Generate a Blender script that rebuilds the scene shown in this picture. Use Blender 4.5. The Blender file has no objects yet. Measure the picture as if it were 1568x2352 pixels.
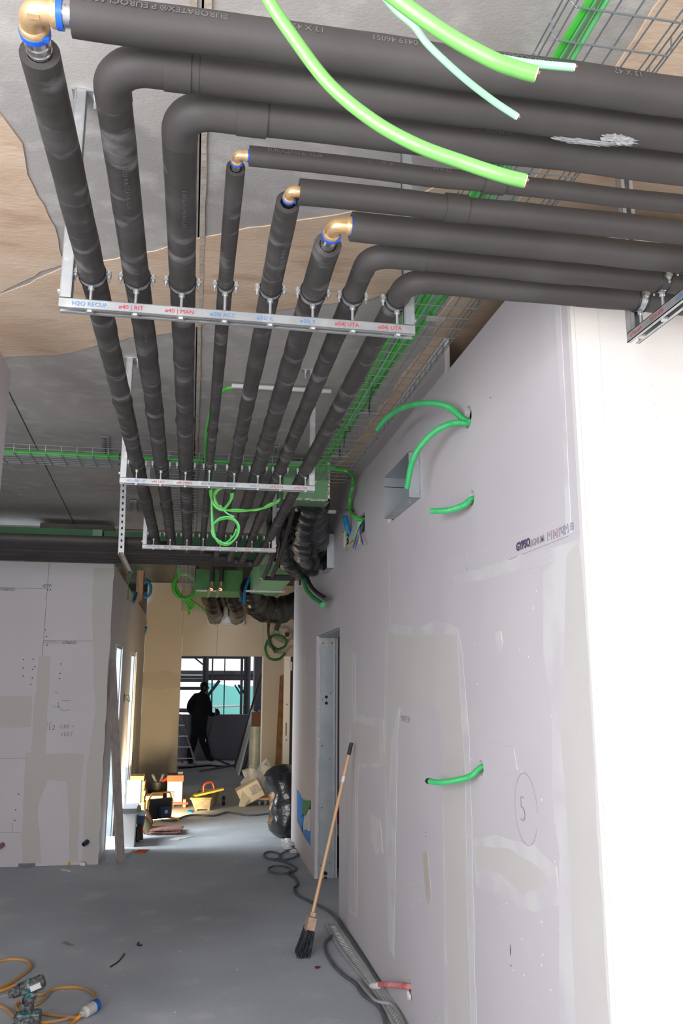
import bpy, math, random
from mathutils import Vector, Matrix, noise
random.seed(7)
sc = bpy.context.scene
col = sc.collection
V = Vector
# ---------------------------------------------------------------- camera
F_PX, CX, CY, CAM_H = 1907.0, 784.0, 1176.0, 1.7
_Y = V((-347.5, 400, F_PX)).normalized()
_Z = V((23, -9074, F_PX)).normalized(); _Z = (_Z - _Y * _Z.dot(_Y)).normalized()
_X = _Y.cross(_Z)
CAM = V((0, 0, CAM_H))
def ray(px, py):
    c = V((px - CX, py - CY, F_PX)); return V((_X.dot(c), _Y.dot(c), _Z.dot(c)))
def PZ(px, py, z): d = ray(px, py); return CAM + d * ((z - CAM_H) / d.z)
def PY(px, py, y): d = ray(px, py); return CAM + d * (y / d.y)
def PX(px, py, x): d = ray(px, py); return CAM + d * (x / d.x)
cd = bpy.data.cameras.new('camera'); cam = bpy.data.objects.new('camera', cd); col.objects.link(cam)
right = V((_X.x, _Y.x, _Z.x)); down = V((_X.y, _Y.y, _Z.y)); fwd = V((_X.z, _Y.z, _Z.z))
m = Matrix((right, -down, -fwd)).transposed().to_4x4(); m.translation = CAM
cam.matrix_world = m
cd.sensor_fit = 'VERTICAL'; cd.sensor_height = 36.0; cd.lens = F_PX / 2352 * 36.0
cd.clip_start = 0.05; cd.clip_end = 200
sc.camera = cam
# ---------------------------------------------------------------- world, lights, exposure
sc.view_settings.view_transform = 'Standard'; sc.view_settings.look = 'None'
sc.view_settings.gamma = 1; sc.view_settings.use_curve_mapping = False
sc.view_settings.exposure = 0.0
w = bpy.data.worlds.new('sky'); sc.world = w; w.use_nodes = True
bg = w.node_tree.nodes['Background']; bg.inputs[0].default_value = (0.92, 0.96, 1.0, 1); bg.inputs[1].default_value = 1.2
def area(name, loc, target, sx, sy, power, color):
    l = bpy.data.lights.new(name, 'AREA'); l.shape = 'RECTANGLE'; l.size = sx; l.size_y = sy
    l.energy = power; l.color = color
    o = bpy.data.objects.new(name, l); col.objects.link(o); o.location = loc
    o.rotation_euler = (V(target) - V(loc)).to_track_quat('-Z', 'Y').to_euler()
    return o
area('daylight_front_opening', (3.0, -2.2, 1.2), (2.4, 2.3, 1.0), 2.4, 1.8, 38, (0.93, 0.96, 1.0))
area('daylight_left_opening', (-2.1, -0.7, 1.95), (1.2, 1.7, 2.3), 2.6, 2.0, 265, (0.93, 0.945, 1.0))
area('ceiling_bounce_fill', (0.2, -2.7, 0.8), (0.2, 0.2, 3.3), 3.2, 1.4, 125, (1.0, 0.90, 0.82))  # added fill lamp aimed up, brightens the near ceiling like floor bounce
area('daylight_side_room', (-2.1, 9.65, 1.5), (-0.5, 10.5, 0.2), 0.7, 1.8, 190, (0.86, 0.95, 1.0))
# ---------------------------------------------------------------- materials
MATS = {}
def mat(name, c, rough=0.7, metal=0.0, c2=None, scale=4.0, lo=0.4, hi=0.65, bump=0.0, bscale=40, stretch=(1, 1, 1),
        c3=None, scale3=30, lo3=0.55, hi3=0.7, emit=0, alpha=1, trans=0, detail=6, spec=0.5):
    if name in MATS: return MATS[name]
    mt = bpy.data.materials.new(name); mt.use_nodes = True; nt = mt.node_tree; b = nt.nodes['Principled BSDF']
    b.inputs['Roughness'].default_value = rough; b.inputs['Metallic'].default_value = metal
    b.inputs['Specular IOR Level'].default_value = spec
    b.inputs['Base Color'].default_value = (*c, 1)
    geo = nt.nodes.new('ShaderNodeNewGeometry'); mp = nt.nodes.new('ShaderNodeMapping')
    mp.inputs['Scale'].default_value = stretch; nt.links.new(geo.outputs['Position'], mp.inputs[0])
    prev = None
    def layer(prevsock, cc, s, l, h):
        n = nt.nodes.new('ShaderNodeTexNoise'); n.inputs['Scale'].default_value = s; n.inputs['Detail'].default_value = detail
        nt.links.new(mp.outputs[0], n.inputs['Vector'])
        r = nt.nodes.new('ShaderNodeMapRange'); r.inputs[1].default_value = l; r.inputs[2].default_value = h
        nt.links.new(n.outputs[0], r.inputs[0])
        mx = nt.nodes.new('ShaderNodeMix'); mx.data_type = 'RGBA'
        nt.links.new(r.outputs[0], mx.inputs[0])
        if prevsock is None: mx.inputs[6].default_value = (*c, 1)
        else: nt.links.new(prevsock, mx.inputs[6])
        mx.inputs[7].default_value = (*cc, 1)
        return mx.outputs[2]
    if c2: prev = layer(None, c2, scale, lo, hi)
    if c3: prev = layer(prev, c3, scale3, lo3, hi3)
    if prev is not None: nt.links.new(prev, b.inputs['Base Color'])
    if bump:
        n = nt.nodes.new('ShaderNodeTexNoise'); n.inputs['Scale'].default_value = bscale; n.inputs['Detail'].default_value = 5
        nt.links.new(mp.outputs[0], n.inputs['Vector'])
        bp = nt.nodes.new('ShaderNodeBump'); bp.inputs['Strength'].default_value = bump; bp.inputs['Distance'].default_value = 0.01
        nt.links.new(n.outputs[0], bp.inputs['Height']); nt.links.new(bp.outputs[0], b.inputs['Normal'])
    if emit:
        b.inputs['Emission Color'].default_value = (*c, 1); b.inputs['Emission Strength'].default_value = emit
    if alpha < 1: b.inputs['Alpha'].default_value = alpha
    if trans: b.inputs['Transmission Weight'].default_value = trans
    MATS[name] = mt
    return mt
concrete = mat('concrete', (.45, .42, .39), .85, c2=(.36, .34, .32), scale=1.3, lo=.38, hi=.68, c3=(.52, .50, .47), scale3=9, lo3=.5, hi3=.75, bump=.13, bscale=90, stretch=(1, 1.3, 1))
formply = mat('board_marked_concrete', (.60, .43, .30), .85, c2=(.70, .54, .40), scale=2.2, lo=.35, hi=.65, c3=(.50, .34, .23), scale3=3.2, lo3=.55, hi3=.72, bump=.2, bscale=25, stretch=(1.0, 2.6, 1), detail=8)
floor_m = mat('dusty_screed', (.41, .435, .475), .75, c2=(.52, .545, .59), scale=.8, lo=.38, hi=.66, c3=(.60, .61, .63), scale3=3.2, lo3=.58, hi3=.80, bump=.15, bscale=30, detail=9)
board = mat('lilac_plasterboard', (.54, .505, .53), .62, c2=(.57, .53, .55), scale=1.6, bump=.04, bscale=200)
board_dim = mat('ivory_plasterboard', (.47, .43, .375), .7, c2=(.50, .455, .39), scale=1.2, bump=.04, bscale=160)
compound = mat('joint_compound', (.57, .54, .52), .6, c2=(.55, .52, .50), scale=3, bump=.06, bscale=60)
compound_l = mat('joint_compound_light', (.62, .60, .595), .6, c2=(.56, .53, .55), scale=5, lo=.4, hi=.6, bump=.06, bscale=60)
stainm = mat('beige_stain', (.47, .42, .37), .7, c2=(.50, .45, .42), scale=9)
plaster = mat('white_plaster', (.66, .635, .61), .7, c2=(.62, .60, .575), scale=2, bump=.1, bscale=80)
core_m = mat('gypsum_edge', (.56, .53, .50), .8, c2=(.45, .42, .4), scale=12, bump=.3, bscale=120)
foam = mat('black_rubber_foam', (.036, .032, .030), .6, c2=(.062, .058, .056), scale=4, lo=.45, hi=.7, c3=(.20, .195, .19), scale3=6.5, lo3=.565, hi3=.78, bump=.2, bscale=16, spec=.35, stretch=(1, 2.2, 1), detail=5)
foam_n = mat('clean_black_rubber_foam', (.044, .039, .037), .6, c2=(.055, .05, .048), scale=4, bump=.05, bscale=70, spec=.35)
dustm = mat('plaster_dust', (.20, .195, .19), .9, c2=(.30, .29, .29), scale=40)
brass = mat('bronze_fitting', (.72, .49, .26), .38, .75, c2=(.66, .43, .21), scale=30, bump=.06, bscale=150)
blue_r = mat('blue_press_ring', (.012, .10, .55), .35)
steel = mat('stainless_steel', (.62, .60, .58), .25, 1.0)
galv = mat('galvanised_steel', (.50, .51, .51), .42, .75, c2=(.40, .41, .42), scale=10, c3=(.58, .59, .6), scale3=30)
galv_d = mat('galvanised_sheet', (.42, .46, .48), .45, .7, c2=(.34, .38, .40), scale=7, lo=.3, hi=.7)
zinc = mat('zinc_bolt', (.62, .63, .63), .35, .8)
wire_m = mat('zinc_wire', (.30, .33, .35), .4, .75)
cab_g = mat('green_cable_sheath', (.055, .42, .045), .42, c2=(.065, .47, .055), scale=6)
cab_l = mat('light_green_cable_sheath', (.16, .60, .22), .42)
cab_near = mat('bright_green_cable_sheath', (.135, .37, .085), .38)
cab_near_l = mat('mint_green_cable_sheath', (.24, .52, .30), .38)
conduit_g = mat('green_conduit', (.035, .40, .12), .38, c2=(.05, .46, .15), scale=12)
conduit_b = mat('black_conduit', (.03, .03, .03), .5)
red_c = mat('faded_red_conduit', (.52, .10, .10), .6, c2=(.62, .30, .29), scale=25)
white_rag = mat('white_paper', (.72, .70, .70), .8, bump=.4, bscale=60)
duct_g = mat('green_foil_panel', (.17, .36, .18), .45, c2=(.15, .32, .16), scale=5)
duct_dk = mat('dark_green_foil', (.035, .16, .055), .5, c2=(.03, .13, .045), scale=3)
foil = mat('foil_tape', (.55, .62, .52), .3, .7, c2=(.38, .46, .36), scale=30, bump=.6, bscale=60)
bagm = mat('black_plastic_film', (.008, .008, .009), .22, c2=(.02, .02, .021), scale=8, bump=.9, bscale=13, spec=.8)
timber = mat('rough_timber', (.30, .18, .10), .8, c2=(.20, .11, .06), scale=6, stretch=(4, 4, .5), bump=.2)
ply_l = mat('pale_board_edge', (.38, .31, .27), .8, c2=(.25, .16, .12), scale=8, lo=.5, hi=.7)
wood_h = mat('broom_handle_wood', (.62, .38, .20), .5, c2=(.56, .33, .17), scale=8, stretch=(3, 3, .4))
woodb = mat('broom_block_wood', (.48, .33, .24), .7, c2=(.36, .25, .19), scale=30)
bristle = mat('black_bristle', (.012, .015, .02), .7, c2=(.05, .055, .065), scale=60)
black = mat('matt_black', (.012, .012, .013), .5)
darkgap = mat('dark_gap', (.02, .018, .016), .9)
ink_red = mat('red_marker', (.45, .012, .03), .6); ink_faded = mat('faded_red_marker', (.30, .13, .17), .7); ink_blue = mat('blue_marker', (.06, .19, .42), .6)
ink_grey = mat('grey_print', (.27, .25, .29), .7); ink_purple = mat('purple_print', (.085, .065, .13), .7)
ink_lt = mat('pale_print', (.34, .31, .34), .7); pencil = mat('pencil_line', (.38, .36, .40), .8)
print_g = mat('grey_pipe_print', (.10, .095, .09), .8)
card = mat('cardboard', (.52, .28, .07), .75, c2=(.60, .35, .12), scale=4); card_l = mat('cardboard_light', (.62, .43, .24), .75, c2=(.52, .33, .16), scale=14, lo=.45, hi=.6)
card_w = mat('white_carton', (.66, .60, .45), .7); card_b = mat('brown_carton', (.16, .07, .03), .8)
yellow = mat('yellow_paint', (.75, .38, .02), .45); redp = mat('red_paint', (.55, .03, .015), .5)
navy = mat('navy_plastic', (.012, .025, .075), .55, c2=(.02, .04, .10), scale=12)
whiteb = mat('white_lacquer', (.78, .78, .76), .45); grey_pl = mat('grey_plastic', (.22, .23, .24), .6)
tub = mat('mortar_tub', (.42, .36, .24), .8, c2=(.30, .26, .18), scale=14); mud = mat('dried_mortar', (.30, .25, .12), .95, c2=(.42, .36, .14), scale=8, bump=.6, bscale=20)
tile_m = mat('red_tile', (.20, .085, .07), .7, c2=(.30, .16, .14), scale=18)
orange = mat('orange_scrap', (.65, .09, .01), .6); cordo = mat('orange_cord', (.55, .26, .05), .6, c2=(.40, .26, .15), scale=8)
cordg = mat('grey_cord', (.075, .085, .10), .6, c2=(.11, .12, .13), scale=12)
teal = mat('teal_tool', (.0, .16, .17), .5, c2=(.30, .32, .31), scale=40, lo=.45, hi=.55)
toolg = mat('dusty_black_tool', (.05, .055, .06), .6, c2=(.22, .23, .24), scale=60, lo=.45, hi=.65)
plugw = mat('white_plug', (.50, .50, .47), .55); plugb = mat('blue_plug', (.01, .10, .38), .45)
bluebag = mat('blue_plastic_bag', (.0, .24, .70), .6, bump=.3, bscale=9, spec=.15); greenbag = mat('green_plastic_bag', (.0, .26, .09), .6, bump=.3, bscale=9, spec=.15); whitebag = mat('whitish_plastic_bag', (.42, .52, .56), .4, c2=(.3, .42, .5), scale=12, bump=.8, bscale=14)
bluec = mat('blue_corrugated_conduit', (.0, .16, .36), .5); copper = mat('copper_strand', (.7, .3, .12), .35, .9)
w_blue = mat('blue_wire', (.01, .12, .55), .5); w_brown = mat('brown_wire', (.12, .04, .02), .5); w_yell = mat('yellow_wire', (.42, .40, .03), .5)
cloth_d = mat('dark_work_clothes', (.012, .016, .022), .9, c2=(.018, .022, .03), scale=6); skin_m = mat('skin', (.32, .17, .11), .6); hair_m = mat('dark_hair', (.012, .01, .009), .7)
alum = mat('aluminium', (.5, .5, .5), .4, .8); film = mat('clear_film', (.75, .76, .76), .25, trans=.0, alpha=.42, bump=.6, bscale=10)
scaf = mat('scaffold_tube', (.06, .065, .075), .6); deck = mat('scaffold_deck', (.13, .13, .14), .7, c2=(.20, .20, .20), scale=3)
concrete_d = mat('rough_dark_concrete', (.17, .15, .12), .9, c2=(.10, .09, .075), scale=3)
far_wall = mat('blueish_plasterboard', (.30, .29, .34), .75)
# netting: thin translucent woven sheet
netm = bpy.data.materials.new('teal_debris_netting'); netm.use_nodes = True
_nt = netm.node_tree; _b = _nt.nodes['Principled BSDF']; _b.inputs['Base Color'].default_value = (.0, .55, .50, 1); _b.inputs['Roughness'].default_value = .9
_t = _nt.nodes.new('ShaderNodeBsdfTranslucent'); _t.inputs[0].default_value = (.05, .80, .72, 1)
_mx = _nt.nodes.new('ShaderNodeMixShader'); _mx.inputs[0].default_value = .75
_tr = _nt.nodes.new('ShaderNodeBsdfTransparent'); _m2 = _nt.nodes.new('ShaderNodeMixShader'); _m2.inputs[0].default_value = .18
_nt.links.new(_b.outputs[0], _mx.inputs[1]); _nt.links.new(_t.outputs[0], _mx.inputs[2])
_nt.links.new(_mx.outputs[0], _m2.inputs[1]); _nt.links.new(_tr.outputs[0], _m2.inputs[2]); _nt.links.new(_m2.outputs[0], _nt.nodes['Material Output'].inputs[0])
# ---------------------------------------------------------------- mesh builder
def catmull(pts, n=8):
    pts = [V(p) for p in pts]
    if len(pts) < 3: return pts
    out = []
    P = [pts[0] * 2 - pts[1]] + pts + [pts[-1] * 2 - pts[-2]]
    for i in range(1, len(P) - 2):
        a, b, c, d = P[i - 1], P[i], P[i + 1], P[i + 2]
        for k in range(n):
            t = k / n
            out.append(0.5 * ((2 * b) + (c - a) * t + (2 * a - 5 * b + 4 * c - d) * t * t + (3 * b - a - 3 * c + d) * t ** 3))
    out.append(pts[-1]); return out
def fillet(a, c, b, r, n=8):
    """rounded corner at c between a and b"""
    u = (a - c).normalized(); v = (b - c).normalized()
    th = u.angle(v); d = r / math.tan(th / 2)
    p0 = c + u * d; p1 = c + v * d; ctr = c + (u + v).normalized() * (r / math.sin(th / 2))
    e0 = p0 - ctr; e1 = p1 - ctr; ax = e0.cross(e1).normalized(); an = e0.angle(e1)
    return [ctr + Matrix.Rotation(an * k / n, 3, ax) @ e0 for k in range(n + 1)]
class MB:
    def __init__(s): s.v = []; s.f = []
    def add(s, vs, fs):
        o = len(s.v); s.v += [V(p) for p in vs]; s.f += [tuple(o + i for i in f) for f in fs]; return s
    def box(s, a, b, rot=None, bev=0):
        x0, y0, z0 = (min(a[i], b[i]) for i in range(3)); x1, y1, z1 = (max(a[i], b[i]) for i in range(3))
        vs = [V((x, y, z)) for z in (z0, z1) for y in (y0, y1) for x in (x0, x1)]
        if rot is not None:
            c = V(((x0 + x1) / 2, (y0 + y1) / 2, (z0 + z1) / 2)); vs = [c + rot @ (p - c) for p in vs]
        return s.add(vs, [(0, 2, 3, 1), (4, 5, 7, 6), (0, 1, 5, 4), (2, 6, 7, 3), (0, 4, 6, 2), (1, 3, 7, 5)])
    def obox(s, c, ax, ay, az, hx, hy, hz):
        c = V(c); vs = [c + ax * hx * i + ay * hy * j + az * hz * k for k in (-1, 1) for j in (-1, 1) for i in (-1, 1)]
        return s.add(vs, [(0, 2, 3, 1), (4, 5, 7, 6), (0, 1, 5, 4), (2, 6, 7, 3), (0, 4, 6, 2), (1, 3, 7, 5)])
    def prism(s, pts, ex):
        pts = [V(p) for p in pts]; ex = V(ex); n = len(pts)
        vs = pts + [p + ex for p in pts]
        fs = [tuple(range(n - 1, -1, -1)), tuple(range(n, 2 * n))] + [(i, (i + 1) % n, n + (i + 1) % n, n + i) for i in range(n)]
        return s.add(vs, fs)
    def tube(s, pts, r, n=12, caps=True, hollow=0, wob=0, flat=1.0):
        pts = [V(p) for p in pts]
        q = [pts[0]]
        for p in pts[1:]:
            if (p - q[-1]).length > 1e-6: q.append(p)
        pts = q; L = len(pts)
        if L < 2: return s
        rs = r if isinstance(r, (list, tuple)) else [r] * L
        if len(rs) != L: rs = [rs[int(i * (len(rs) - 1) / (L - 1))] for i in range(L)]
        tan = []
        for i in range(L):
            a = pts[max(i - 1, 0)]; b = pts[min(i + 1, L - 1)]; tan.append((b - a).normalized())
        up = V((0, 0, 1)) if abs(tan[0].z) < .9 else V((1, 0, 0))
        nrm = (up - tan[0] * up.dot(tan[0])).normalized(); vs = []; fs = []
        for i in range(L):
            if i: nrm = (nrm - tan[i] * nrm.dot(tan[i])).normalized()
            bn = tan[i].cross(nrm)
            for k in range(n):
                a = 2 * math.pi * k / n; rr = rs[i]
                if wob:
                    q = pts[i] * 9 + (nrm * math.cos(a) + bn * math.sin(a)) * .9
                    rr *= 1 + wob * noise.noise(q)
                vs.append(pts[i] + (nrm * math.cos(a) * flat + bn * math.sin(a)) * rr)
        for i in range(L - 1):
            for k in range(n):
                k2 = (k + 1) % n; fs.append((i * n + k, i * n + k2, (i + 1) * n + k2, (i + 1) * n + k))
        if hollow:
            for e, i in ((0, 0), (1, L - 1)):
                o = len(vs); bn = None
                c = pts[i]; inn = tan[i] * (0.02 if e == 0 else -0.02)
                for k in range(n): vs.append(c + (vs[i * n + k] - c) * hollow)
                for k in range(n): vs.append(c + (vs[i * n + k] - c) * hollow + inn)
                for k in range(n):
                    k2 = (k + 1) % n
                    fs.append((i * n + k, i * n + k2, o + k2, o + k)); fs.append((o + k, o + k2, o + n + k2, o + n + k))
                fs.append(tuple(o + n + k for k in range(n)))
        elif caps:
            fs.append(tuple(range(n - 1, -1, -1))); fs.append(tuple((L - 1) * n + k for k in range(n)))
        return s.add(vs, fs)
    def cyl(s, a, b, r, n=12): return s.tube([a, b], r, n)
    def blob(s, c, rx, ry, rz, nu=16, nv=10, amp=0, fr=3, rot=None):
        c = V(c); vs = []; fs = []
        for j in range(nv + 1):
            t = math.pi * j / nv
            for i in range(nu):
                a = 2 * math.pi * i / nu
                d = V((math.sin(t) * math.cos(a), math.sin(t) * math.sin(a), math.cos(t)))
                k = 1 + amp * noise.noise(d * fr + c)
                p = V((d.x * rx * k, d.y * ry * k, d.z * rz * k))
                if rot is not None: p = rot @ p
                vs.append(c + p)
        for j in range(nv):
            for i in range(nu):
                i2 = (i + 1) % nu; fs.append((j * nu + i, (j + 1) * nu + i, (j + 1) * nu + i2, j * nu + i2))
        return s.add(vs, fs)
def tag(o, label=None, cat=None, group=None, kind=None):
    if label: o['label'] = label
    if cat: o['category'] = cat
    if group: o['group'] = group
    if kind: o['kind'] = kind
    return o
def mkobj(name, mb, material, origin=V((0, 0, 0)), parent=None, smooth=35):
    me = bpy.data.meshes.new(name)
    me.from_pydata([tuple(p - origin) for p in mb.v], [], mb.f); me.validate()
    if smooth:
        me.shade_smooth(); me.set_sharp_from_angle(angle=math.radians(smooth))
    me.materials.append(material)
    o = bpy.data.objects.new(name, me); col.objects.link(o)
    if parent is not None: o.parent = parent
    else: o.location = origin
    return o
class Thing:
    def __init__(s, name, label, cat, origin, group=None):
        s.o = V(origin); s.root = bpy.data.objects.new(name, None); col.objects.link(s.root)
        s.root.empty_display_size = .05; s.root.location = s.o; tag(s.root, label, cat, group)
    def part(s, name, mb, material, parent=None, label=None, smooth=35, kind=None):
        p = mkobj(name, mb, material, s.o, parent or s.root, smooth)
        if label: p['label'] = label
        if kind: p['kind'] = kind
        return p
def single(name, mb, material, label, cat, group=None, smooth=35, origin=None, kind=None):
    if origin is None:
        n = len(mb.v); c = sum(mb.v, V()) / n; origin = V((c.x, c.y, min(p.z for p in mb.v)))
    o = mkobj(name, mb, material, origin, None, smooth); tag(o, label, cat, group, kind); return o
def struct(name, mb=None, material=None, smooth=35):
    if mb is None:
        o = bpy.data.objects.new(name, None); col.objects.link(o)
    else: o = mkobj(name, mb, material, smooth=smooth)
    o['kind'] = 'structure'; return o
def dup_thing(root, loc, label):
    r = root.copy(); col.objects.link(r); r.location = loc; r['label'] = label
    for ch in list(root.children):
        c = ch.copy(); col.objects.link(c); c.parent = r
        for g in list(ch.children):
            d = g.copy(); col.objects.link(d); d.parent = c
    return r
def text_mb(s, size, fn, bold=0.0, font_res=3):
    """lettering mesh; fn maps (u, v) in metres to world"""
    cu = bpy.data.curves.new('t', 'FONT'); cu.body = s; cu.size = size; cu.resolution_u = font_res; cu.offset = bold
    o = bpy.data.objects.new('t', cu); col.objects.link(o)
    dg = bpy.context.evaluated_depsgraph_get(); me = bpy.data.meshes.new_from_object(o.evaluated_get(dg))
    mb = MB(); mb.add([fn(v.co.x, v.co.y) for v in me.vertices], [tuple(p.vertices) for p in me.polygons])
    bpy.data.objects.remove(o); bpy.data.curves.remove(cu); bpy.data.meshes.remove(me)
    return mb
def ragged(pts, step=.05, amp=.01, seed=0, axis=None):
    out = []; n = len(pts)
    for i in range(n):
        a = V(pts[i]); b = V(pts[(i + 1) % n]); k = max(1, int((b - a).length / step))
        for j in range(k):
            p = a.lerp(b, j / k); q = p * 14 + V((seed, seed * 2, 0))
            q2 = p * 3.7 + V((seed, 1, seed)); d = V((noise.noise(q) + 1.3 * noise.noise(q2), noise.noise(q + V((9, 3, 1))) + 1.3 * noise.noise(q2 + V((5, 5, 1))), noise.noise(q + V((2, 8, 5))) + 1.3 * noise.noise(q2 + V((1, 7, 9))))) * amp
            if axis is not None: d[axis] = 0
            out.append(p + d)
    return out
def tri_plate(pts, ex):
    """plate from a possibly concave polygon: triangulated front, extruded"""
    from mathutils.geometry import tessellate_polygon
    pts = [V(p) for p in pts]; ex = V(ex); n = len(pts)
    tris = tessellate_polygon([pts]); mb = MB()
    vs = pts + [p + ex for p in pts]
    fs = [tuple(t) for t in tris] + [tuple(n + i for i in t) for t in tris] + [(i, (i + 1) % n, n + (i + 1) % n, n + i) for i in range(n)]
    return mb.add(vs, fs)
def boolean_cut(o, cutters):
    for c in cutters:
        me = bpy.data.meshes.new('c'); me.from_pydata([tuple(p) for p in c.v], [], c.f)
        import bmesh
        bm = bmesh.new(); bm.from_mesh(me); bmesh.ops.recalc_face_normals(bm, faces=bm.faces); bm.to_mesh(me); bm.free()
        co = bpy.data.objects.new('c', me); col.objects.link(co)
        md = o.modifiers.new('b', 'BOOLEAN'); md.object = co; md.operation = 'DIFFERENCE'; md.solver = 'EXACT'
        bpy.context.view_layer.update()
        dg = bpy.context.evaluated_depsgraph_get(); nm = bpy.data.meshes.new_from_object(o.evaluated_get(dg))
        o.modifiers.clear(); old = o.data; nm.name = old.name; o.data = nm; bpy.data.objects.remove(co)

# ================================================================ SETTING
CEIL = 3.40; RW = 1.17; LWX = -0.83; LWY = 8.9; CORNER_Y = 2.34; END_Y = 15.45
fl = struct('floor', MB().box((-6, -4, -.1), (5, 21, 0)), floor_m)
# ceiling: precast slabs with recessed joints
ce = struct('ceiling')
def slab(x0, x1, x0b=None, x1b=None):
    x0b = x0 if x0b is None else x0b; x1b = x1 if x1b is None else x1b
    mb = MB().prism([(x0, -1.8, CEIL), (x1, -1.8, CEIL), (x1b, 9.3, CEIL), (x0b, 9.3, CEIL)], (0, 0, .12))
    mkobj('concrete_slab', mb, concrete, parent=ce)
slab(-6, -2.2); slab(-2.19, -.86, -2.19, -1.30); slab(-.85, -.038, -1.29, -.038); slab(-.032, 5)
mkobj('joint_backing', MB().box((-6, -1.8, CEIL + .12), (5, 9.3, CEIL + .2)), darkgap, parent=ce)
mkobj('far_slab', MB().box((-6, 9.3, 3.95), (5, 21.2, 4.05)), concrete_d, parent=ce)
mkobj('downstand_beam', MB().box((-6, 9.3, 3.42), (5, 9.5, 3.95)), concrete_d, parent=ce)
for x, s_ in ((-.030, 1), (-.066, 2)):   # mortar lips beside the joint
    pts = ragged([(x, 1.2, CEIL), (x + .018, 1.2, CEIL), (x + .018, 8.9, CEIL), (x, 8.9, CEIL)], .12, .004, s_, 2)
    mkobj('mortar_lip', tri_plate(pts, (0, 0, -.006)), mat('old_mortar', (.50, .43, .36), .9, c2=(.40, .33, .26), scale=22, bump=.4), parent=ce)
# board-marked residue patches, thin layers standing proud of the slab
def ceil_patch(px, seed, t=.005, mtl=formply):
    pts = ragged([PZ(x, y, CEIL) for x, y in px], .06, .016, seed, 2)
    mkobj('board_marked_patch', tri_plate(pts, (0, 0, -t)), mtl, parent=ce)
ceil_patch([(-60, 200), (0, 258), (50, 325), (68, 395), (105, 470), (130, 520), (142, 606), (0, 668), (-200, 720), (-300, 400)], 1)
ceil_patch([(-260, 765), (0, 675), (150, 612), (300, 582), (430, 552), (540, 532), (690, 504), (830, 478), (960, 440), (1100, 380), (1130, 560), (1000, 640), (860, 682), (700, 702), (560, 724), (400, 760), (300, 776), (230, 790), (140, 812), (20, 820), (-200, 900)], 2, .004)
xs = [(1.095 + .035 * noise.noise(V((y * 3, 0, 0)))) for y in [1 + .4 * k for k in range(17)]]
pts = [V((x, 1 + .4 * k - 0, CEIL)) for k, x in enumerate(xs)] + [V((4.5, 7.4, CEIL)), V((4.5, 1.0, CEIL))]
mkobj('board_marked_patch', tri_plate(ragged(pts, .08, .014, 5, 2), (0, 0, -.007)), formply, parent=ce)
# ---- left near wall
wl = struct('wall_left_near', MB().box((-1.05, 3.5, 0), (-.918, 4.04, 3.2)), board)
struct('wall_left_outer', MB().box((-4.6, -4, 0), (-4.5, END_Y + .2, CEIL)), plaster)  # side wall added to keep sky light out of the left area
struct('wall_right_outer', MB().box((4.6, -4, 0), (4.7, 9.7, CEIL)), plaster)  # unseen side wall, added to shut out sky light from the right
# ---- left partition: front face with panels, return along the corridor
lw = struct('wall_left')
def panelY(x0, x1, z0, z1, y=LWY):   # panel facing the camera
    return mkobj('plasterboard_panel', MB().box((x0 + .0015, y, z0 + .0015), (x1 - .0015, y + .025, z1 - .0015)), board, parent=lw)
xj = PY(105, 1400, LWY).x; xr = LWX
zt1 = PY(60, 1351, LWY).z; zt2 = PY(150, 1472, LWY).z
for (x0, x1, z0, z1) in ((xj, xr, zt2, 2.95), (xj, xr, 0, zt2), (xj - 1.2, xj, zt1, 2.95), (xj - 1.2, xj, 0, zt1), (xj - 2.4, xj - 1.2, 0, 2.95), (xj - 3.6, xj - 2.4, 0, 2.95)):
    panelY(x0, x1, z0, z1)
mkobj('back_lining', MB().box((-5, LWY + .15, 0), (LWX - .16, LWY + .17, 2.95)), board, parent=lw)
# return wall with two door openings
D1 = (9.62, 10.5); D2 = (12.0, 12.95)
for (y0, y1, z0, z1) in ((LWY + .025, D1[0], 0, 2.95), (D1[0], D1[1], 2.16, 2.95), (D1[1], D2[0], 0, 2.95), (D2[0], D2[1], 2.16, 2.95), (D2[1], END_Y, 0, 2.95)):
    mkobj('plasterboard_panel', MB().box((LWX - .15, y0, z0), (LWX, y1, z1)), board, parent=lw)
def door_track(name, y0, y1):
    d = struct(name)
    for yy in (y0, y1 - .03):
        mkobj('steel_jamb', MB().box((LWX - .14, yy, 0), (LWX - .01, yy + .03, 2.16)), galv_d, parent=d)
        mkobj('jamb_flange', MB().box((LWX + .0, yy, 0), (LWX + .012, yy + .03, 2.16)), galv, parent=d)
    mkobj('steel_head', MB().box((LWX - .14, y0 + .03, 2.13), (LWX - .01, y1 - .03, 2.16)), galv_d, parent=d)
    return d
door_track('door_1', *D1); door_track('door_2', *D2)
mkobj('trim_panel', MB().box((LWX, D2[1], .3), (LWX + .03, D2[1] + .06, 2.2)), card_w, parent=lw)
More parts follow.
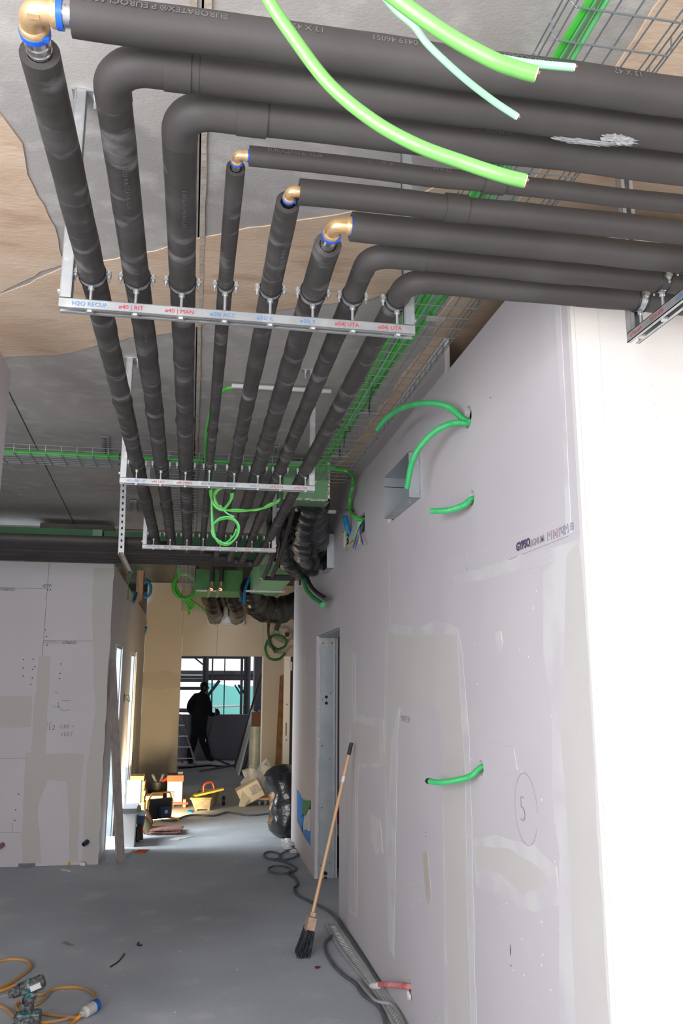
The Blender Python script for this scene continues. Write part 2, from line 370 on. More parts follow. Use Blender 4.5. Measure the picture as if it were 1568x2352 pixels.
# compound bands on the left partition (built up proud of the board)
def lpatch(px, seed, m_=mat('joint_compound_beige', (.485, .46, .435), .6, c2=(.465, .445, .42), scale=3), amp=.012):
    pts = ragged([PY(x, y, LWY) for x, y in px], .07, amp, seed, 1)
    mkobj('joint_compound', tri_plate(pts, (0, -.001 - .0003 * seed, 0)), m_, parent=lw)
lpatch([(88, 1508), (100, 1505), (117, 1510), (110, 1600), (104, 1740), (88, 1740), (70, 1720), (78, 1600)], 1)
lpatch([(-80, 1600), (72, 1597), (72, 1668), (-80, 1676)], 2)
lpatch([(60, 1730), (195, 1730), (186, 1790), (178, 1980), (160, 1982), (158, 1850), (154, 1795), (110, 1792), (85, 1850), (95, 1980), (50, 1985), (52, 1830)], 3)
lpatch([(215, 1305), (262, 1305), (242, 1650), (226, 1985), (190, 1985), (196, 1800), (208, 1700), (218, 1620), (212, 1480), (212, 1400)], 4)
# lettering on the board
def on_left(px, py, rot180=False, y=LWY):
    o = PY(px, py, y); s_ = -1 if rot180 else 1
    return lambda u, v: V((o.x + s_ * u, y - .0032, o.z + s_ * v))
for (s_, px, py, sz, r, mm, bd) in (('GYP', 98, 1349, .045, 0, ink_grey, .002), ('GYPSO', 34, 1350, .045, 1, ink_grey, .002), ('GYPSO', 176, 1472, .045, 1, ink_grey, .002), ('LIGNUM', 142, 1472, .045, 1, ink_lt, 0),
                             ('12', 109, 1677, .075, 0, ink_faded, -.001), ('GB0 +', 136, 1673, .055, 0, ink_faded, -.001), ('VERT.', 138, 1691, .055, 0, ink_faded, -.001)):
    mkobj('lettering', text_mb(s_, sz, on_left(px, py, r), bd), mm, parent=lw, smooth=0)
sk = MB()
for a, b in (((142, 1609), (162, 1609)), ((134, 1613), (134, 1625)), ((134, 1625), (144, 1632)), ((122, 1623), (138, 1623)), ((144, 1632), (160, 1630)), ((108, 1665), (118, 1658)), ((126, 1591), (133, 1591))):
    A = PY(*a, LWY - .002); B = PY(*b, LWY - .002); sk.cyl(A, B, .0018, 5)
mkobj('marker_sketch', sk, ink_blue, parent=lw)
sk = MB()
for a, b in (((-60, 1742), (62, 1742)), ((-60, 1913), (50, 1912)), ((28, 1890), (30, 1912))):
    sk.cyl(PY(*a, LWY - .001), PY(*b, LWY - .001), .0014, 5)
mkobj('pencil_line', sk, ink_grey, parent=lw)
sk = MB()
for (x, y) in ((54, 1515), (76, 1514), (53, 1534), (75, 1537), (80, 1531), (53, 1553), (74, 1557), (71, 1572), (140, 1525), (138, 1547), (137, 1559), (104, 1447), (107, 1462), (108, 1482), (110, 1355), (116, 1354), (43, 1824), (36, 1860), (34, 1884)):
    p = PY(x, y, LWY); sk.cyl(p, p + V((0, -.002, 0)), .006, 8)
mkobj('screw_heads', sk, darkgap, parent=lw)
# ---- end wall with a wide opening, window room beyond
we = struct('wall_end')
OX0, OX1, OZ = -.172, 1.29, 2.235
for (x0, x1, z0, z1) in ((LWX, OX0, 0, 3.55), (OX0, .45, OZ, 3.55), (.45, OX1, OZ, 3.55), (OX1, 1.62, 0, 3.55)):
    mkobj('plasterboard_panel', MB().box((x0 + .0015, END_Y, z0), (x1 - .0015, END_Y + .15, z1)), board_dim, parent=we)
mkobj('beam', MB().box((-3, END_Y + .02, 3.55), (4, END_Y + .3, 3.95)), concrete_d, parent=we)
pts = ragged([PY(x, y, END_Y) for x, y in ((320, 1545), (375, 1540), (414, 1549), (412, 1580), (370, 1583), (318, 1580))], .1, .02, 3, 1)
mkobj('joint_compound', tri_plate(pts, (0, -.002, 0)), mat('tan_compound', (.43, .39, .325), .8), parent=we)
mkobj('corner_bead', MB().box((OX1 - .012, END_Y - .004, 0), (OX1 + .012, END_Y, OZ)), zinc, parent=we)
# corridor widens right: far right wall, open white door frame
wf = struct('wall_right_far', MB().box((1.84, 9.75, 0), (1.95, END_Y, 3.95)), board_dim)
mkobj('back_panel', MB().box((1.62, END_Y, 0), (1.84, END_Y + .15, 3.55)), board_dim, parent=wf)
mkobj('return_panel', MB().box((RW + .03, 9.66, 0), (1.95, 9.752, 3.38)), board, parent=wf)
d3 = struct('door_3')
fy = 14.6; a = PY(650, 1510, fy); b = PY(664, 1790, fy)
mkobj('white_door_leaf', MB().box((a.x + .02, fy, 0.0), (a.x + .13, fy + .05, PY(655, 1508, fy).z)), whiteb, parent=d3)
mkobj('door_gap', MB().box((a.x + .135, fy + .01, .0), (a.x + .175, fy + .03, PY(655, 1508, fy).z)), black, parent=d3)
mkobj('door_hinge', MB().box((a.x + .12, fy - .012, PY(662, 1540, fy).z), (a.x + .16, fy, PY(662, 1520, fy).z)), zinc, parent=d3)
mkobj('door_label', MB().box((a.x + .06, fy - .003, PY(658, 1690, fy).z), (a.x + .085, fy, PY(658, 1660, fy).z)), grey_pl, parent=d3)
for yy in (1618, 1700):
    p = PY(657, yy, fy); mkobj('frame_screw', MB().cyl(V((a.x + .08, fy - .006, p.z)), V((a.x + .08, fy, p.z)), .014, 10), grey_pl, parent=d3)
# window room
WY = 20.7
wb = struct('wall_back')
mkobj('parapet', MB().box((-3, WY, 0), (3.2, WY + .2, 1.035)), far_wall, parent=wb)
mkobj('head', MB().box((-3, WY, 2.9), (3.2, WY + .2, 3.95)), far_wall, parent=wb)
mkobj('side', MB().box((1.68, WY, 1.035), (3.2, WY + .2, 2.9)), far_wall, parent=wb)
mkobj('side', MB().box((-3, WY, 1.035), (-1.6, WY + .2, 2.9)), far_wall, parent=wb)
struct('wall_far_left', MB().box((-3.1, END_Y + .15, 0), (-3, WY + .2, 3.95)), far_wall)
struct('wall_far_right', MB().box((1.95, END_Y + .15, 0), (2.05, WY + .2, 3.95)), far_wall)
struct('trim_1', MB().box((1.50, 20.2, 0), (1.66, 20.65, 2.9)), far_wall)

# ---- right corridor wall: separate plasterboard panels on studs
wr = struct('wall_right')
XF, XB = RW, RW + .21; TB = .025
def rp(y0, y1, z0, z1, holes=(), m_=board):
    o = mkobj('plasterboard_panel', MB().box((XF, y0 + .0006, z0 + .0006), (XF + TB, y1 - .0006, z1 - .0006)), m_, parent=wr, smooth=0)
    if holes: boolean_cut(o, holes)
    return o
def hole_ring(py0, py1, n=20):   # elliptical hole from two pixel extents (top, bottom)
    a = PX(*py0, XF); b = PX(*py1, XF); c = (a + b) / 2; r = (a - b).length / 2
    return MB().tube([V((XF - .05, c.y, c.z)), V((XF + .06, c.y, c.z))], r, n), c, r
h1, c1, r1 = hole_ring((1075, 932), (1073, 985)); h2, c2, r2 = hole_ring((1084, 1126), (1082, 1162)); h3, c3, r3 = hole_ring((1103, 1745), (1105, 1782))
c4 = PX(941, 2266, XF); h4 = MB().tube([V((XF - .05, c4.y, c4.z)), V((XF + .06, c4.y, c4.z))], .03, 14)
ZS = 2.172
def gbox(y0, y1, z0, z1): return MB().box((XF - .05, y0, z0), (XF + .06, y1, z1))
B1 = (4.17, 4.93, 2.69, 2.95)
B2 = (6.94, 7.33, 2.70, 3.0)
E1 = (5.64, 5.90, 2.775, 2.915); E2 = (6.25, 6.48, 2.79, 2.93)
J = [CORNER_Y, 3.69, 4.89, 6.09, 6.85, 7.93, 9.75]
rp(J[0], J[1], ZS, 3.2, [h1, h2]); rp(J[0], J[1], 0, ZS, [h3])
rp(J[1], J[2], 0, CEIL - .01, [gbox(B1[0], 4.95, B1[2], B1[3]), h4])
rp(J[2], J[3], 0, CEIL - .01, [gbox(4.85, B1[1], B1[2], B1[3]), gbox(*E1)])
rp(J[3], 6.65, 0, CEIL - .01, [gbox(*E2)])
rp(6.65, 7.93, 2.17, CEIL - .01, [gbox(*B2)])
bh = [PX(x, y, XF) for x, y in ((681, 1812), (697, 1835), (714, 1838), (713, 1945), (700, 1925), (681, 1885))]
hb = MB().prism([V((XF - .05, p.y, p.z)) for p in ragged(bh, .06, .012, 4, 0)], (.12, 0, 0))
rp(7.93, 9.75, 0, CEIL - .01, [hb])
for (y0, y1, z0, z1) in ((CORNER_Y, 6.65, 0, 3.2), (6.65, 7.93, 2.17, 3.2), (7.93, 9.75, 0, 3.2)):
    mkobj('rear_lining', MB().box((XB - TB, y0 + .02, z0), (XB, y1, z1)), board, parent=wr)
# far jamb stud of the opening
mkobj('steel_stud', MB().box((XF + TB, 7.935, 0), (XB - TB, 7.99, 2.17)), galv_d, parent=wr)
mkobj('stud_bracket', MB().box((XF + TB + .012, 7.929, 2.06), (XB - TB - .012, 7.935, 2.168)), galv, parent=wr)
for x_ in (XF + TB, XB - TB - .012): mkobj('stud_flange', MB().box((x_, 7.925, 0), (x_ + .012, 7.935, 2.168)), galv, parent=wr)
sk = MB()
for (x, y, r) in ((749, 1601, .014), (749, 1615, .014), (740, 1606, .004), (758, 1592, .004), (740, 1713, .005), (747, 2006, .017), (747, 2017, .014), (741, 1463, .006), (762, 1463, .006), (741, 1477, .006), (762, 1477, .006), (738, 1855, .004), (736, 1988, .004), (757, 1982, .004), (757, 1743, .004)):
    p = PY(x, y, 7.93); sk.cyl(V((p.x, 7.922, p.z)), V((p.x, 7.930, p.z)), r, 10)
mkobj('stud_hole', sk, darkgap, parent=wr)
mkobj('head_track', MB().box((XF + TB, 6.66, 2.155), (XB - TB, 7.93, 2.17)), galv_d, parent=wr)
# front face of the projecting wall, sunlit white plaster
wfr = struct('wall_front', MB().box((RW + .001, CORNER_Y, 0), (4.6, CORNER_Y + .1, 3.2)), plaster)
mkobj('corner_bead', MB().box((RW - .0015, CORNER_Y - .0015, 0), (RW + .012, CORNER_Y + .02, 3.2)), plaster, parent=wfr)
pts = ragged([PY(x, y, CORNER_Y) for x, y in ((1310, 690), (1370, 690), (1385, 900), (1390, 1200), (1500, 1320), (1520, 1500), (1530, 1900), (1500, 2352), (1410, 2352))], .12, .006, 8, 1)
for p in pts: p.x = max(p.x, RW + .0135)
mkobj('joint_compound', tri_plate(pts, (0, -.0015, 0)), plaster, parent=wfr)
sk = MB()
for k in range(60):
    z = 3.15 - k * .022
    for dx in (.012, .022):
        if random.random() < .75: p = V((RW + dx + random.uniform(-.001, .001), CORNER_Y - .0012, z)); sk.blob(p, .0022, .0012, .0028, 6, 4)
for k in range(22):
    p = PY(1495 + random.uniform(-6, 6) + k * 1.6, 890 + k * 16 + random.uniform(-6, 6), CORNER_Y - .001); sk.blob(p, .0018, .0012, .004, 6, 4)
mkobj('bead_bumps', sk, mat('bead_bump', (.62, .58, .53), .8), parent=wfr, ).__setitem__('kind', 'stuff')
# joint compound on the right wall
def rpatch(px, seed, m_=compound, amp=.008, t=.0008):
    pts = [PX(x, y, XF) for x, y in px]
    pts = ragged(pts, .06, amp, seed, 0)
    for p in pts: p.y = max(p.y, CORNER_Y + .0015)
    mkobj('joint_compound', tri_plate(pts, (-t - seed * .00003, 0, 0)), m_, parent=wr, smooth=0)
# light skim halo first, darker fill on top
rpatch([(884, 1440), (905, 1432), (960, 1445), (1000, 1425), (1050, 1440), (1062, 1500), (1078, 1700), (1085, 2000), (1100, 2650), (1024, 2650), (1018, 2000), (1015, 1640), (995, 1590), (920, 1620), (912, 1700), (905, 2200), (893, 2180), (885, 1900), (882, 1650)], 11, compound_l, .008, .0006)
rpatch([(892, 1452), (955, 1462), (1050, 1455), (1056, 1560), (1068, 1760), (1072, 2000), (1092, 2650), (1036, 2650), (1024, 2000), (1012, 1640), (990, 1612), (915, 1628), (900, 1700), (893, 1850), (886, 1760)], 12, compound, .008, .0011)
rpatch([(783, 1490), (800, 1485), (815, 1500), (818, 1640), (880, 1650), (886, 1760), (822, 1765), (820, 2110), (801, 2090), (802, 1600), (784, 1590)], 13, compound_l, .01, .0006)
rpatch([(784, 1500), (808, 1495), (811, 1660), (872, 1668), (876, 1750), (816, 1752), (815, 2100), (805, 2085), (806, 1610), (786, 1590)], 14, compound, .01, .0011)
rpatch([(1245, 1310), (1300, 1265), (1325, 1260), (1345, 1700), (1385, 2650), (1286, 2650), (1285, 1960), (1270, 1870), (1265, 1600), (1248, 1500)], 15, compound_l, .006, .0006)
rpatch([(1300, 1275), (1330, 1245), (1352, 1500), (1372, 1900), (1418, 2650), (1330, 2650), (1310, 2000), (1290, 1700), (1298, 1480)], 16, compound, .006, .0011)
rpatch([(1038, 1325), (1338, 1235), (1338, 1250), (1290, 1275), (1250, 1300), (1040, 1345)], 17, compound_l, .006, .0006)
rpatch([(1085, 1925), (1150, 1918), (1230, 1940), (1275, 1985), (1285, 2080), (1230, 2090), (1160, 2060), (1095, 2040)], 18, compound_l, .012, .0006)
rpatch([(1090, 1945), (1150, 1945), (1215, 1975), (1262, 2030), (1200, 2060), (1150, 2010), (1095, 2000)], 19, compound, .012, .0011)
rpatch([(1272, 670), (1286, 670), (1312, 1225), (1300, 1228), (1292, 1000), (1278, 760)], 20, compound_l, .002, .0008)
rpatch([(848, 1865), (872, 1880), (880, 1960), (862, 1962), (850, 1930)], 21, compound_l, .01)
rpatch([(1138, 1455), (1150, 1450), (1154, 1480), (1146, 1500), (1138, 1490)], 22, compound_l, .004)
rpatch([(684, 1510), (700, 1505), (705, 1700), (703, 1800), (690, 1790), (686, 1600)], 23, compound, .02)
rpatch([(971, 1960), (982, 1955), (990, 2060), (986, 2082), (978, 2060)], 24, stainm, .006)
rpatch([(1120, 1700), (1180, 1720), (1190, 1770), (1150, 1790), (1125, 1760)], 25, board, .01, .0008)
# horizontal board joint line and vertical joints highlighted by filler dabs
def wl_(a, b, r, m_, nm='filler_line'):
    A = PX(*a, XF - .0002); B = PX(*b, XF - .0002); mb = MB().tube(ragged([A, B], .03, .0012, a[0], 0)[:int((A - B).length / .03) + 1] if False else [A, B], r, 6)
    mkobj(nm, mb, m_, parent=wr)
wl_((875 + 18, 1290), (896, 1430), .0012, pencil); wl_((1330, 1177), (1040, 1290), .0012, compound_l)
sk = MB()
for k in range(80):
    x = random.uniform(800, 1330); y = random.uniform(1200, 2340)
    if y > 2300 and x < 960 or (x < 900 and y > 2100): continue
    p = PX(x, y, XF - .0006); sk.blob(p, .0012, random.uniform(.002, .006), random.uniform(.002, .006), 6, 4)
mkobj('compound_splashes', sk, plaster, parent=wr)['kind'] = 'stuff'
sk = MB()
for (x, y) in ((1126, 913), (1072, 1175 + 130), (950, 1222), (1172, 2182), (1173, 2218), (977, 1912), (978, 1922)):
    p = PX(x, y, XF - .0006); sk.blob(p, .0012, .003, .003 if y < 2000 or y > 2200 else .02, 6, 4)
mkobj('screw_heads', sk, darkgap, parent=wr)['kind'] = 'stuff'
def on_right(px, py, tilt=0.0, flip=False):
    o = PX(px, py, XF)
    # reading direction: along decreasing y (towards the camera)
    ct, st = math.cos(tilt), math.sin(tilt)
    return lambda u, v: V((XF - .003, o.y - (u * ct - v * st), o.z + (u * st + v * ct)))
for (s_, px, py, sz, mm, bd) in (('GYPSO', 1187, 1266, .041, ink_purple, .0018), ('LIGNUM', 1217, 1257, .034, ink_lt, .0003)):
    mkobj('lettering', text_mb(s_, sz, on_right(px, py), bd), mm, parent=wr, smooth=0)
for (s_, px, py, mm) in (('[+]', 1257, 1238, ink_lt), ('[x]', 1271, 1233, mat('faded_red_print', (.45, .2, .2), .8)), ('[%]', 1284, 1228, ink_lt), ('[•]', 1297, 1222, mat('faded_blue_print', (.22, .26, .5), .8)), ('EI', 1311, 1218, ink_lt)):
    mkobj('lettering', text_mb(s_, .032, on_right(px, py)), mm, parent=wr, smooth=0)
mkobj('lettering', text_mb('5', .13, on_right(1194, 1885), -.004), pencil, parent=wr, smooth=0)
cc = PX(1208, 1858, XF); mb = MB(); mb.tube([V((XF - .002, cc.y - .10 * math.cos(t / 14 * math.pi), cc.z + .12 * math.sin(t / 14 * math.pi))) for t in range(27)], .0009, 5)
mkobj('pencil_circle', mb, pencil, parent=wr)
mkobj('lettering', text_mb('MAPE 54', .05, on_right(922, 1657), -.0005), ink_lt, parent=wr, smooth=0)
mkobj('screw_rust_mark', MB().blob(PX(770, 1106, XF), .001, .01, .01), timber, parent=wr)

# ================================================================ PIPES
PXs = [-.314, -.192, -.066, .056, .186, .310, .428, .563]
PYs = [1.285, 1.386, 1.490, 1.620, 1.734, 1.858, 1.985, 2.104]
RAD = [.0365, .0355, .0365, .0215, .030, .0365, .031, .0335]
PZc = 2.83
TR_Y = [2.23, 4.27, 6.35]
BEND = [6.74 + .147 * i for i in range(8)]
names = ['first', 'second', 'third', 'fourth', 'fifth', 'sixth', 'seventh', 'eighth']
looks = ['widest bronze elbow in top left corner and steel stubs showing', 'smooth insulated bend beside top left bronze elbow', 'smooth insulated bend at upper centre-left', 'smallest bronze elbow and thinnest sleeve',
         'small bronze elbow half hidden in its sleeve', 'large bronze elbow between blue rings at the centre', 'smooth insulated bend right of the large central bronze elbow', 'smooth insulated bend above right end of nearest crossbar']
def prof(y, r, i):
    k = 0
    for ty in TR_Y: k += math.exp(-((y - ty) / .018) ** 2)
    q = r * (1 - .07 * min(k, 1)) * (1 + .025 * noise.noise(V((i * 7.1, y * 6, 0))) + (.07 * noise.noise(V((i * 3.3, y * 13, 4))) if y > 2.6 else 0))
    for jy in (3.3 + .11 * i, 5.2 + .07 * i): q += .0045 * math.exp(-((y - jy) / .025) ** 2)
    return q
def wrap(axis_p, ax, up, side, r):
    """map (u, v) text to the pipe surface: u along ax, v around"""
    return lambda u, v, a0=0: axis_p + ax * u + (up * math.cos(a0 + v / r) + side * math.sin(a0 + v / r)) * (r + .0012)
for i in range(8):
    x, y, r, yb = PXs[i], PYs[i], RAD[i], BEND[i]
    t = Thing('insulated_pipe', 'black foam insulated pipe with ' + looks[i], 'pipe', (x, y, PZc), 'insulated pipes under the ceiling')
    c = V((x, y, PZc)); bend_r = {1: .075, 2: .07, 6: .062, 7: .07}.get(i, 0)
    far = V((x, yb, PZc))
    ys = y + {0: .10, 3: .05, 4: .047, 5: .10}.get(i, 0)
    # sleeve along the corridor
    ystart = y + bend_r + .02 if bend_r else ys
    n = int((yb - .06 - ystart) / .022)
    line = [V((x + .004 * noise.noise(V((i, q_ * .8, 3))), q_, PZc + .004 * noise.noise(V((q_ * .9, i, 8))))) for q_ in [ystart + (yb - .06 - ystart) * k / n for k in range(n + 1)]]
    rr = [prof(p.y, r, i) for p in line]
    t.part('pipe_sleeve', MB().tube(line, rr, 20, hollow=0 if bend_r else .62, wob=.04), foam)
    # far bend to the left and run out of sight
    e = V((x - .3, yb, PZc)); pts = fillet(V((x, yb - .3, PZc)), far, e, .055, 6)
    t.part('pipe_bend', MB().tube([V((x, yb - .065, PZc))] + pts + [V((x - .07, yb, PZc))], r * 1.03, 16, wob=.05), foam)
    t.part('cross_run_sleeve', MB().tube([V((x - .065 - k * .25, yb, PZc)) for k in range(16)], r, 14, wob=.03), foam_n)
    # near cross run to the right
    xs_ = x + {0: .07, 3: .026, 4: .020, 5: .043}.get(i, 0)
    if bend_r:
        pts = fillet(V((x, y + .4, PZc)), c, V((x + .4, y, PZc)), bend_r, 10)
        bp = [V((x, ystart + .005, PZc))] + pts + [V((x + bend_r + .09, y, PZc))]
        t.part('pipe_bend', MB().tube(bp, r * 1.035, 20, wob=.05), foam_n)
        xs_ = x + bend_r + .08
    nn = 60
    t.part('cross_run_sleeve', MB().tube([V((xs_ + (3.4 - xs_) * k / nn, y + .004 * noise.noise(V((k * .3, i, 0))), PZc + .003 * noise.noise(V((k * .2, i, 5))))) for k in range(nn + 1)], [r * (1 + .02 * noise.noise(V((k * .35, i * 5, 0)))) for k in range(nn + 1)], 22, hollow=0 if bend_r else .62, wob=.02), foam_n)
    # wrapped joint collars
    for (cx_, w_) in {1: [(x + bend_r + .05, .05)], 2: [(x + bend_r + .075, .06)], 3: [(.64, .05)], 4: [(.585, .055)]}.get(i, []):
        t.part('joint_collar', MB().tube([V((cx_ - w_ / 2, y, PZc)), V((cx_ + w_ / 2, y, PZc))], r + .0035, 22), foam_n)
    if not bend_r:   # press elbow
        s = {0: 1.0, 3: .5, 4: .6, 5: .92}[i]; er = .0215 * s
        L = .043 * s
        mb = MB().tube([V((x, y + L, PZc))] + fillet(V((x, y + .2, PZc)), c, V((x + .2, y, PZc)), er * 1.15, 8) + [V((x + L, y, PZc))], er * 1.02, 18)
        el = t.part('bronze_elbow', mb, brass)
        fr = MB(); 
        for d in (V((0, 1, 0)), V((1, 0, 0))):
            fr.tube([c + d * (L * .78), c + d * (L * .86), c + d * (L * .98), c + d * (L * 1.06)], [er * 1.02, er * 1.16, er * 1.2, er * 1.2], 18)
        t.part('elbow_collar', fr, brass, el)
        for d in (V((0, 1, 0)), V((1, 0, 0))):
            rb = MB().tube([c + d * (L * 1.06), c + d * (L * 1.30)], er * 1.27, 20)
            tt = V((.7, -.2, -.6)).normalized() * er * 1.3
            rb.obox(c + d * (L * 1.2) + tt, V((0, 1, 0)), V((1, 0, 0)), V((0, 0, 1)), .004 * s, .005 * s, .004 * s)
            t.part('blue_press_ring', rb, blue_r, el)
        sb = MB().cyl(c + V((0, L * 1.2, 0)), V((x, ys + .02, PZc)), er * 1.03, 18)
        t.part('steel_stub', MB().cyl(c + V((L * 1.2, 0, 0)), V((xs_ + .02, y, PZc)), er * 1.03, 18), steel)
        if i == 0:
            for k in (.076, .092): sb.tube([V((x, y + k - .003, PZc)), V((x, y + k, PZc)), V((x, y + k + .003, PZc))], [er * 1.03, er * 1.10, er * 1.03], 18)
        t.part('steel_stub', sb, steel)
        em = V((x + er * .4, y, PZc)) + V((0, -.35, -.94)).normalized() * er * 1.0
        t.part('cast_mark', MB().obox(em, V((1, 0, 0)), V((0, .94, -.35)), V((0, -.35, -.94)), .010 * s, .004 * s, .0012), brass, el)
    # print on the sleeves: along u, toward the viewer side
    side = V((0, -1, 0)); dn = V((0, 0, -1))
    TX = {0: [('EUROBATEX® P EUROCLASS B, -S2,d0', 0.02, -.3), ('13 X 42', .19, -.3), ('0419 46051', .36, -.3), ('EUROCLASS B, -S2,d0', .62, -.3), ('13 X 42', .80, -.3), ('0419 46051', 1.02, -.3)],
          1: [('EUROBATEX EUROCLASS B  13 X 42', 1.3, -.3)], 2: [('EUROBATEX', .62, -.3)], 3: [('EUROCLASS B, -S2,d0', .12, 1), ('0320 39121', .34, 1), ('09 X 22', .49, 1), ('EUROBATEX', .60, 1)]}.get(i, [])
    for (s_, u0, dirn) in TX:
        if dirn > 0:
            fn = lambda u, v, u0=u0, y=y, r=r: V((u0 + u, y, PZc)) + (side * math.cos(.05 + v / r) + V((0, 0, 1)) * math.sin(.05 + v / r)) * (r + .0012)
        else:
            fn = lambda u, v, u0=u0, y=y, r=r: V((u0 - u, y, PZc)) + (side * math.cos(.35 - v / r) + V((0, 0, 1)) * math.sin(.35 - v / r)) * (r + .0012)
        t.part('printed_text', text_mb(s_, .018 if r > .03 else .013, fn, .0002, 2), print_g, smooth=0)
    if i in (1, 2, 4):   # print along the corridor sleeve
        for (s_, y0) in {1: [('EUROBATEX EUROCLASS B, -S2,d0', 1.62), ('13 X 42 0419 46051', 2.5)], 2: [('EUROBATEX P EUROCLASS', 1.72)], 4: [('EUROBATEX EUROCLASS', 1.95)]}[i]:
            fn = lambda u, v, y0=y0, x=x, r=r: V((x, y0 + u, PZc)) + (dn * math.cos(.12 + v / r) + V((1, 0, 0)) * math.sin(.12 + v / r)) * (r + .0022)
            t.part('printed_text', text_mb(s_, .013, fn, 0, 2), print_g, smooth=0)
# two dust bumps on the near runs
    if i == 1:
        for (px_, py_, a_, b_) in ((1420, 322, .035, .010), (1340, 326, .06, .003), (1270, 210, .012, .012)):
            p = PY(px_, py_, y - .03); t.part('dust_smear', MB().blob(p, a_, .0068, b_, 28, 14, .7, 6), mat('white_dust', (.24, .24, .245), .9))

# ================================================================ TRAPEZE HANGERS
def trapeze(name, label, group, M, u0, u1, items, texts, L=None):
    """M(u, v, z): u along the bar, v along the pipes (towards +v away), z up"""
    bz = 2.715
    t = Thing(name, label, 'pipe hanger', M(u0, 0, bz), group)
    U = (M(1, 0, 0) - M(0, 0, 0)).normalized(); W = (M(0, 1, 0) - M(0, 0, 0)).normalized(); Z = V((0, 0, 1))
    def b(mb, ua, ub, va, vb, za, zb):
        return mb.obox(M((ua + ub) / 2, (va + vb) / 2, (za + zb) / 2), U, W, Z, abs(ub - ua) / 2, abs(vb - va) / 2, abs(zb - za) / 2)
    T_ = .002; hw = .020
    mb = MB(); b(mb, u0, u1, -hw, -hw + T_, bz, bz + .028); b(mb, u0, u1, hw - T_, hw, bz, bz + .028); b(mb, u0, u1, -hw, hw, bz + .026, bz + .028)
    b(mb, u0, u1, -hw, -hw + .012, bz, bz + T_); b(mb, u0, u1, hw - .012, hw, bz, bz + T_)
    t.part('crossbar', mb, galv)
    for s_, uu in ((1, u0), (-1, u1)):
        mb = MB(); ua, ub = (uu + .002, uu + .030) if s_ > 0 else (uu - .030, uu - .002)
        z0, z1 = bz + .03, CEIL - .004
        e = ua if s_ > 0 else ub
        b(mb, ua, ub, -hw, -hw + T_, z0, z1); b(mb, ua, ub, hw - T_, hw, z0, z1); b(mb, e - T_ / 2, e + T_ / 2, -hw, hw, z0, z1)
        o = ub if s_ > 0 else ua
        b(mb, o - .001, o + .001, -hw, -hw + .012, z0, z1); b(mb, o - .001, o + .001, hw - .012, hw, z0, z1)
        po = t.part('post', mb, galv)
        mb = MB(); mb.cyl(M(e - s_ * .010, 0, bz + .055), M(e, 0, bz + .055), .0075, 6); t.part('end_bolt', mb, zinc, po)
        mb = MB(); b(mb, uu - .01, uu + s_ * .075 if s_ > 0 else uu + .01, -.022, .022, CEIL - .006, CEIL - .0005) if s_ > 0 else b(mb, uu - .075, uu + .01, -.022, .022, CEIL - .006, CEIL - .0005)
        b(mb, uu, uu + s_ * .004, -.022, .022, CEIL - .05, CEIL)
        fp = t.part('foot_plate', mb, galv)
        q_ = uu + s_ * .055; t.part('anchor_bolt', MB().cyl(M(q_, 0, CEIL - .05), M(q_, 0, CEIL), .0042, 8).cyl(M(q_, 0, CEIL - .018), M(q_, 0, CEIL - .006), .009, 6), zinc, fp)
    for (u, r) in items:
        zt = bz + .028
        mb = MB(); mb.tube([M(u + (r + .0025) * math.sin(a), 0, PZc - (r + .0025) * math.cos(a)) + W * 0 for a in [k * math.pi / 12 for k in range(25)]], .0022, 6)
        ring = MB()
        K = 24; vs = []
        for k in range(K):
            a = 2 * math.pi * k / K
            for (dv, rr) in ((-.009, r * .93), (.009, r * .93), (.009, r + .0005), (-.009, r + .0005)):
                vs.append(M(u + rr * math.sin(a), dv, PZc - rr * math.cos(a)))
        fs = []
        for k in range(K):
            k2 = (k + 1) % K
            for j in range(4): j2 = (j + 1) % 4; fs.append((k * 4 + j, k2 * 4 + j, k2 * 4 + j2, k * 4 + j2))
        ring.add(vs, fs)
        for s_ in (-1, 1): b(ring, u + s_ * (r - .002), u + s_ * (r + .015), -.008, .008, PZc - .0035, PZc + .0035)
        cl = t.part('pipe_clamp', ring, galv)
        lin = MB()
        for dv in (-.013, .013): lin.tube([M(u + (r - .001) * math.sin(a), dv, PZc - (r - .001) * math.cos(a)) for a in [k * math.pi / 12 for k in range(25)]], .004, 6)
        t.part('rubber_liner', lin, black, cl)
        rod = MB().cyl(M(u, 0, bz + .004), M(u, 0, PZc - r - .003), .0042, 10)
        rod.cyl(M(u, 0, PZc - r - .012), M(u, 0, PZc - r - .002), .0085, 6); rod.cyl(M(u, 0, zt), M(u, 0, zt + .003), .013, 12)
        rod.cyl(M(u, 0, bz - .0035), M(u, 0, bz + .004), .011, 6)
        t.part('clamp_stem', rod, zinc, cl)
        for s_ in (-1, 1):
            q_ = u + s_ * (r + .009); bo = MB().cyl(M(q_, 0, PZc - .022), M(q_, 0, PZc + .010), .003, 8).cyl(M(q_, 0, PZc - .010), M(q_, 0, PZc - .004), .007, 6).cyl(M(q_, 0, PZc + .004), M(q_, 0, PZc + .011), .007, 6)
            t.part('clamp_bolt', bo, zinc, cl)
    for (s_, u, mm, sg) in texts:
        wd = {1: 1, -1: -1}[sg]
        fn = lambda a, c_, u=u, wd=wd: M(u + wd * a, -hw - .0012, bz + .008 + c_)
        t.part('marker_text', text_mb(s_, .0175, fn, 0, 2), mm, smooth=0)
    return t
items = list(zip(PXs, RAD))
TXT = [('H2O RECUP.', -.360, ink_blue), ('ø40 | RIT', -.236, ink_red), ('ø40 | MAN', -.110, ink_red), ('ø20| ACC', .014, ink_blue), ('ø32| C', .146, ink_blue), ('ø50| F', .270, ink_blue), ('ø54| UTA', .372, ink_red), ('ø54| UTA', .500, ink_red)]
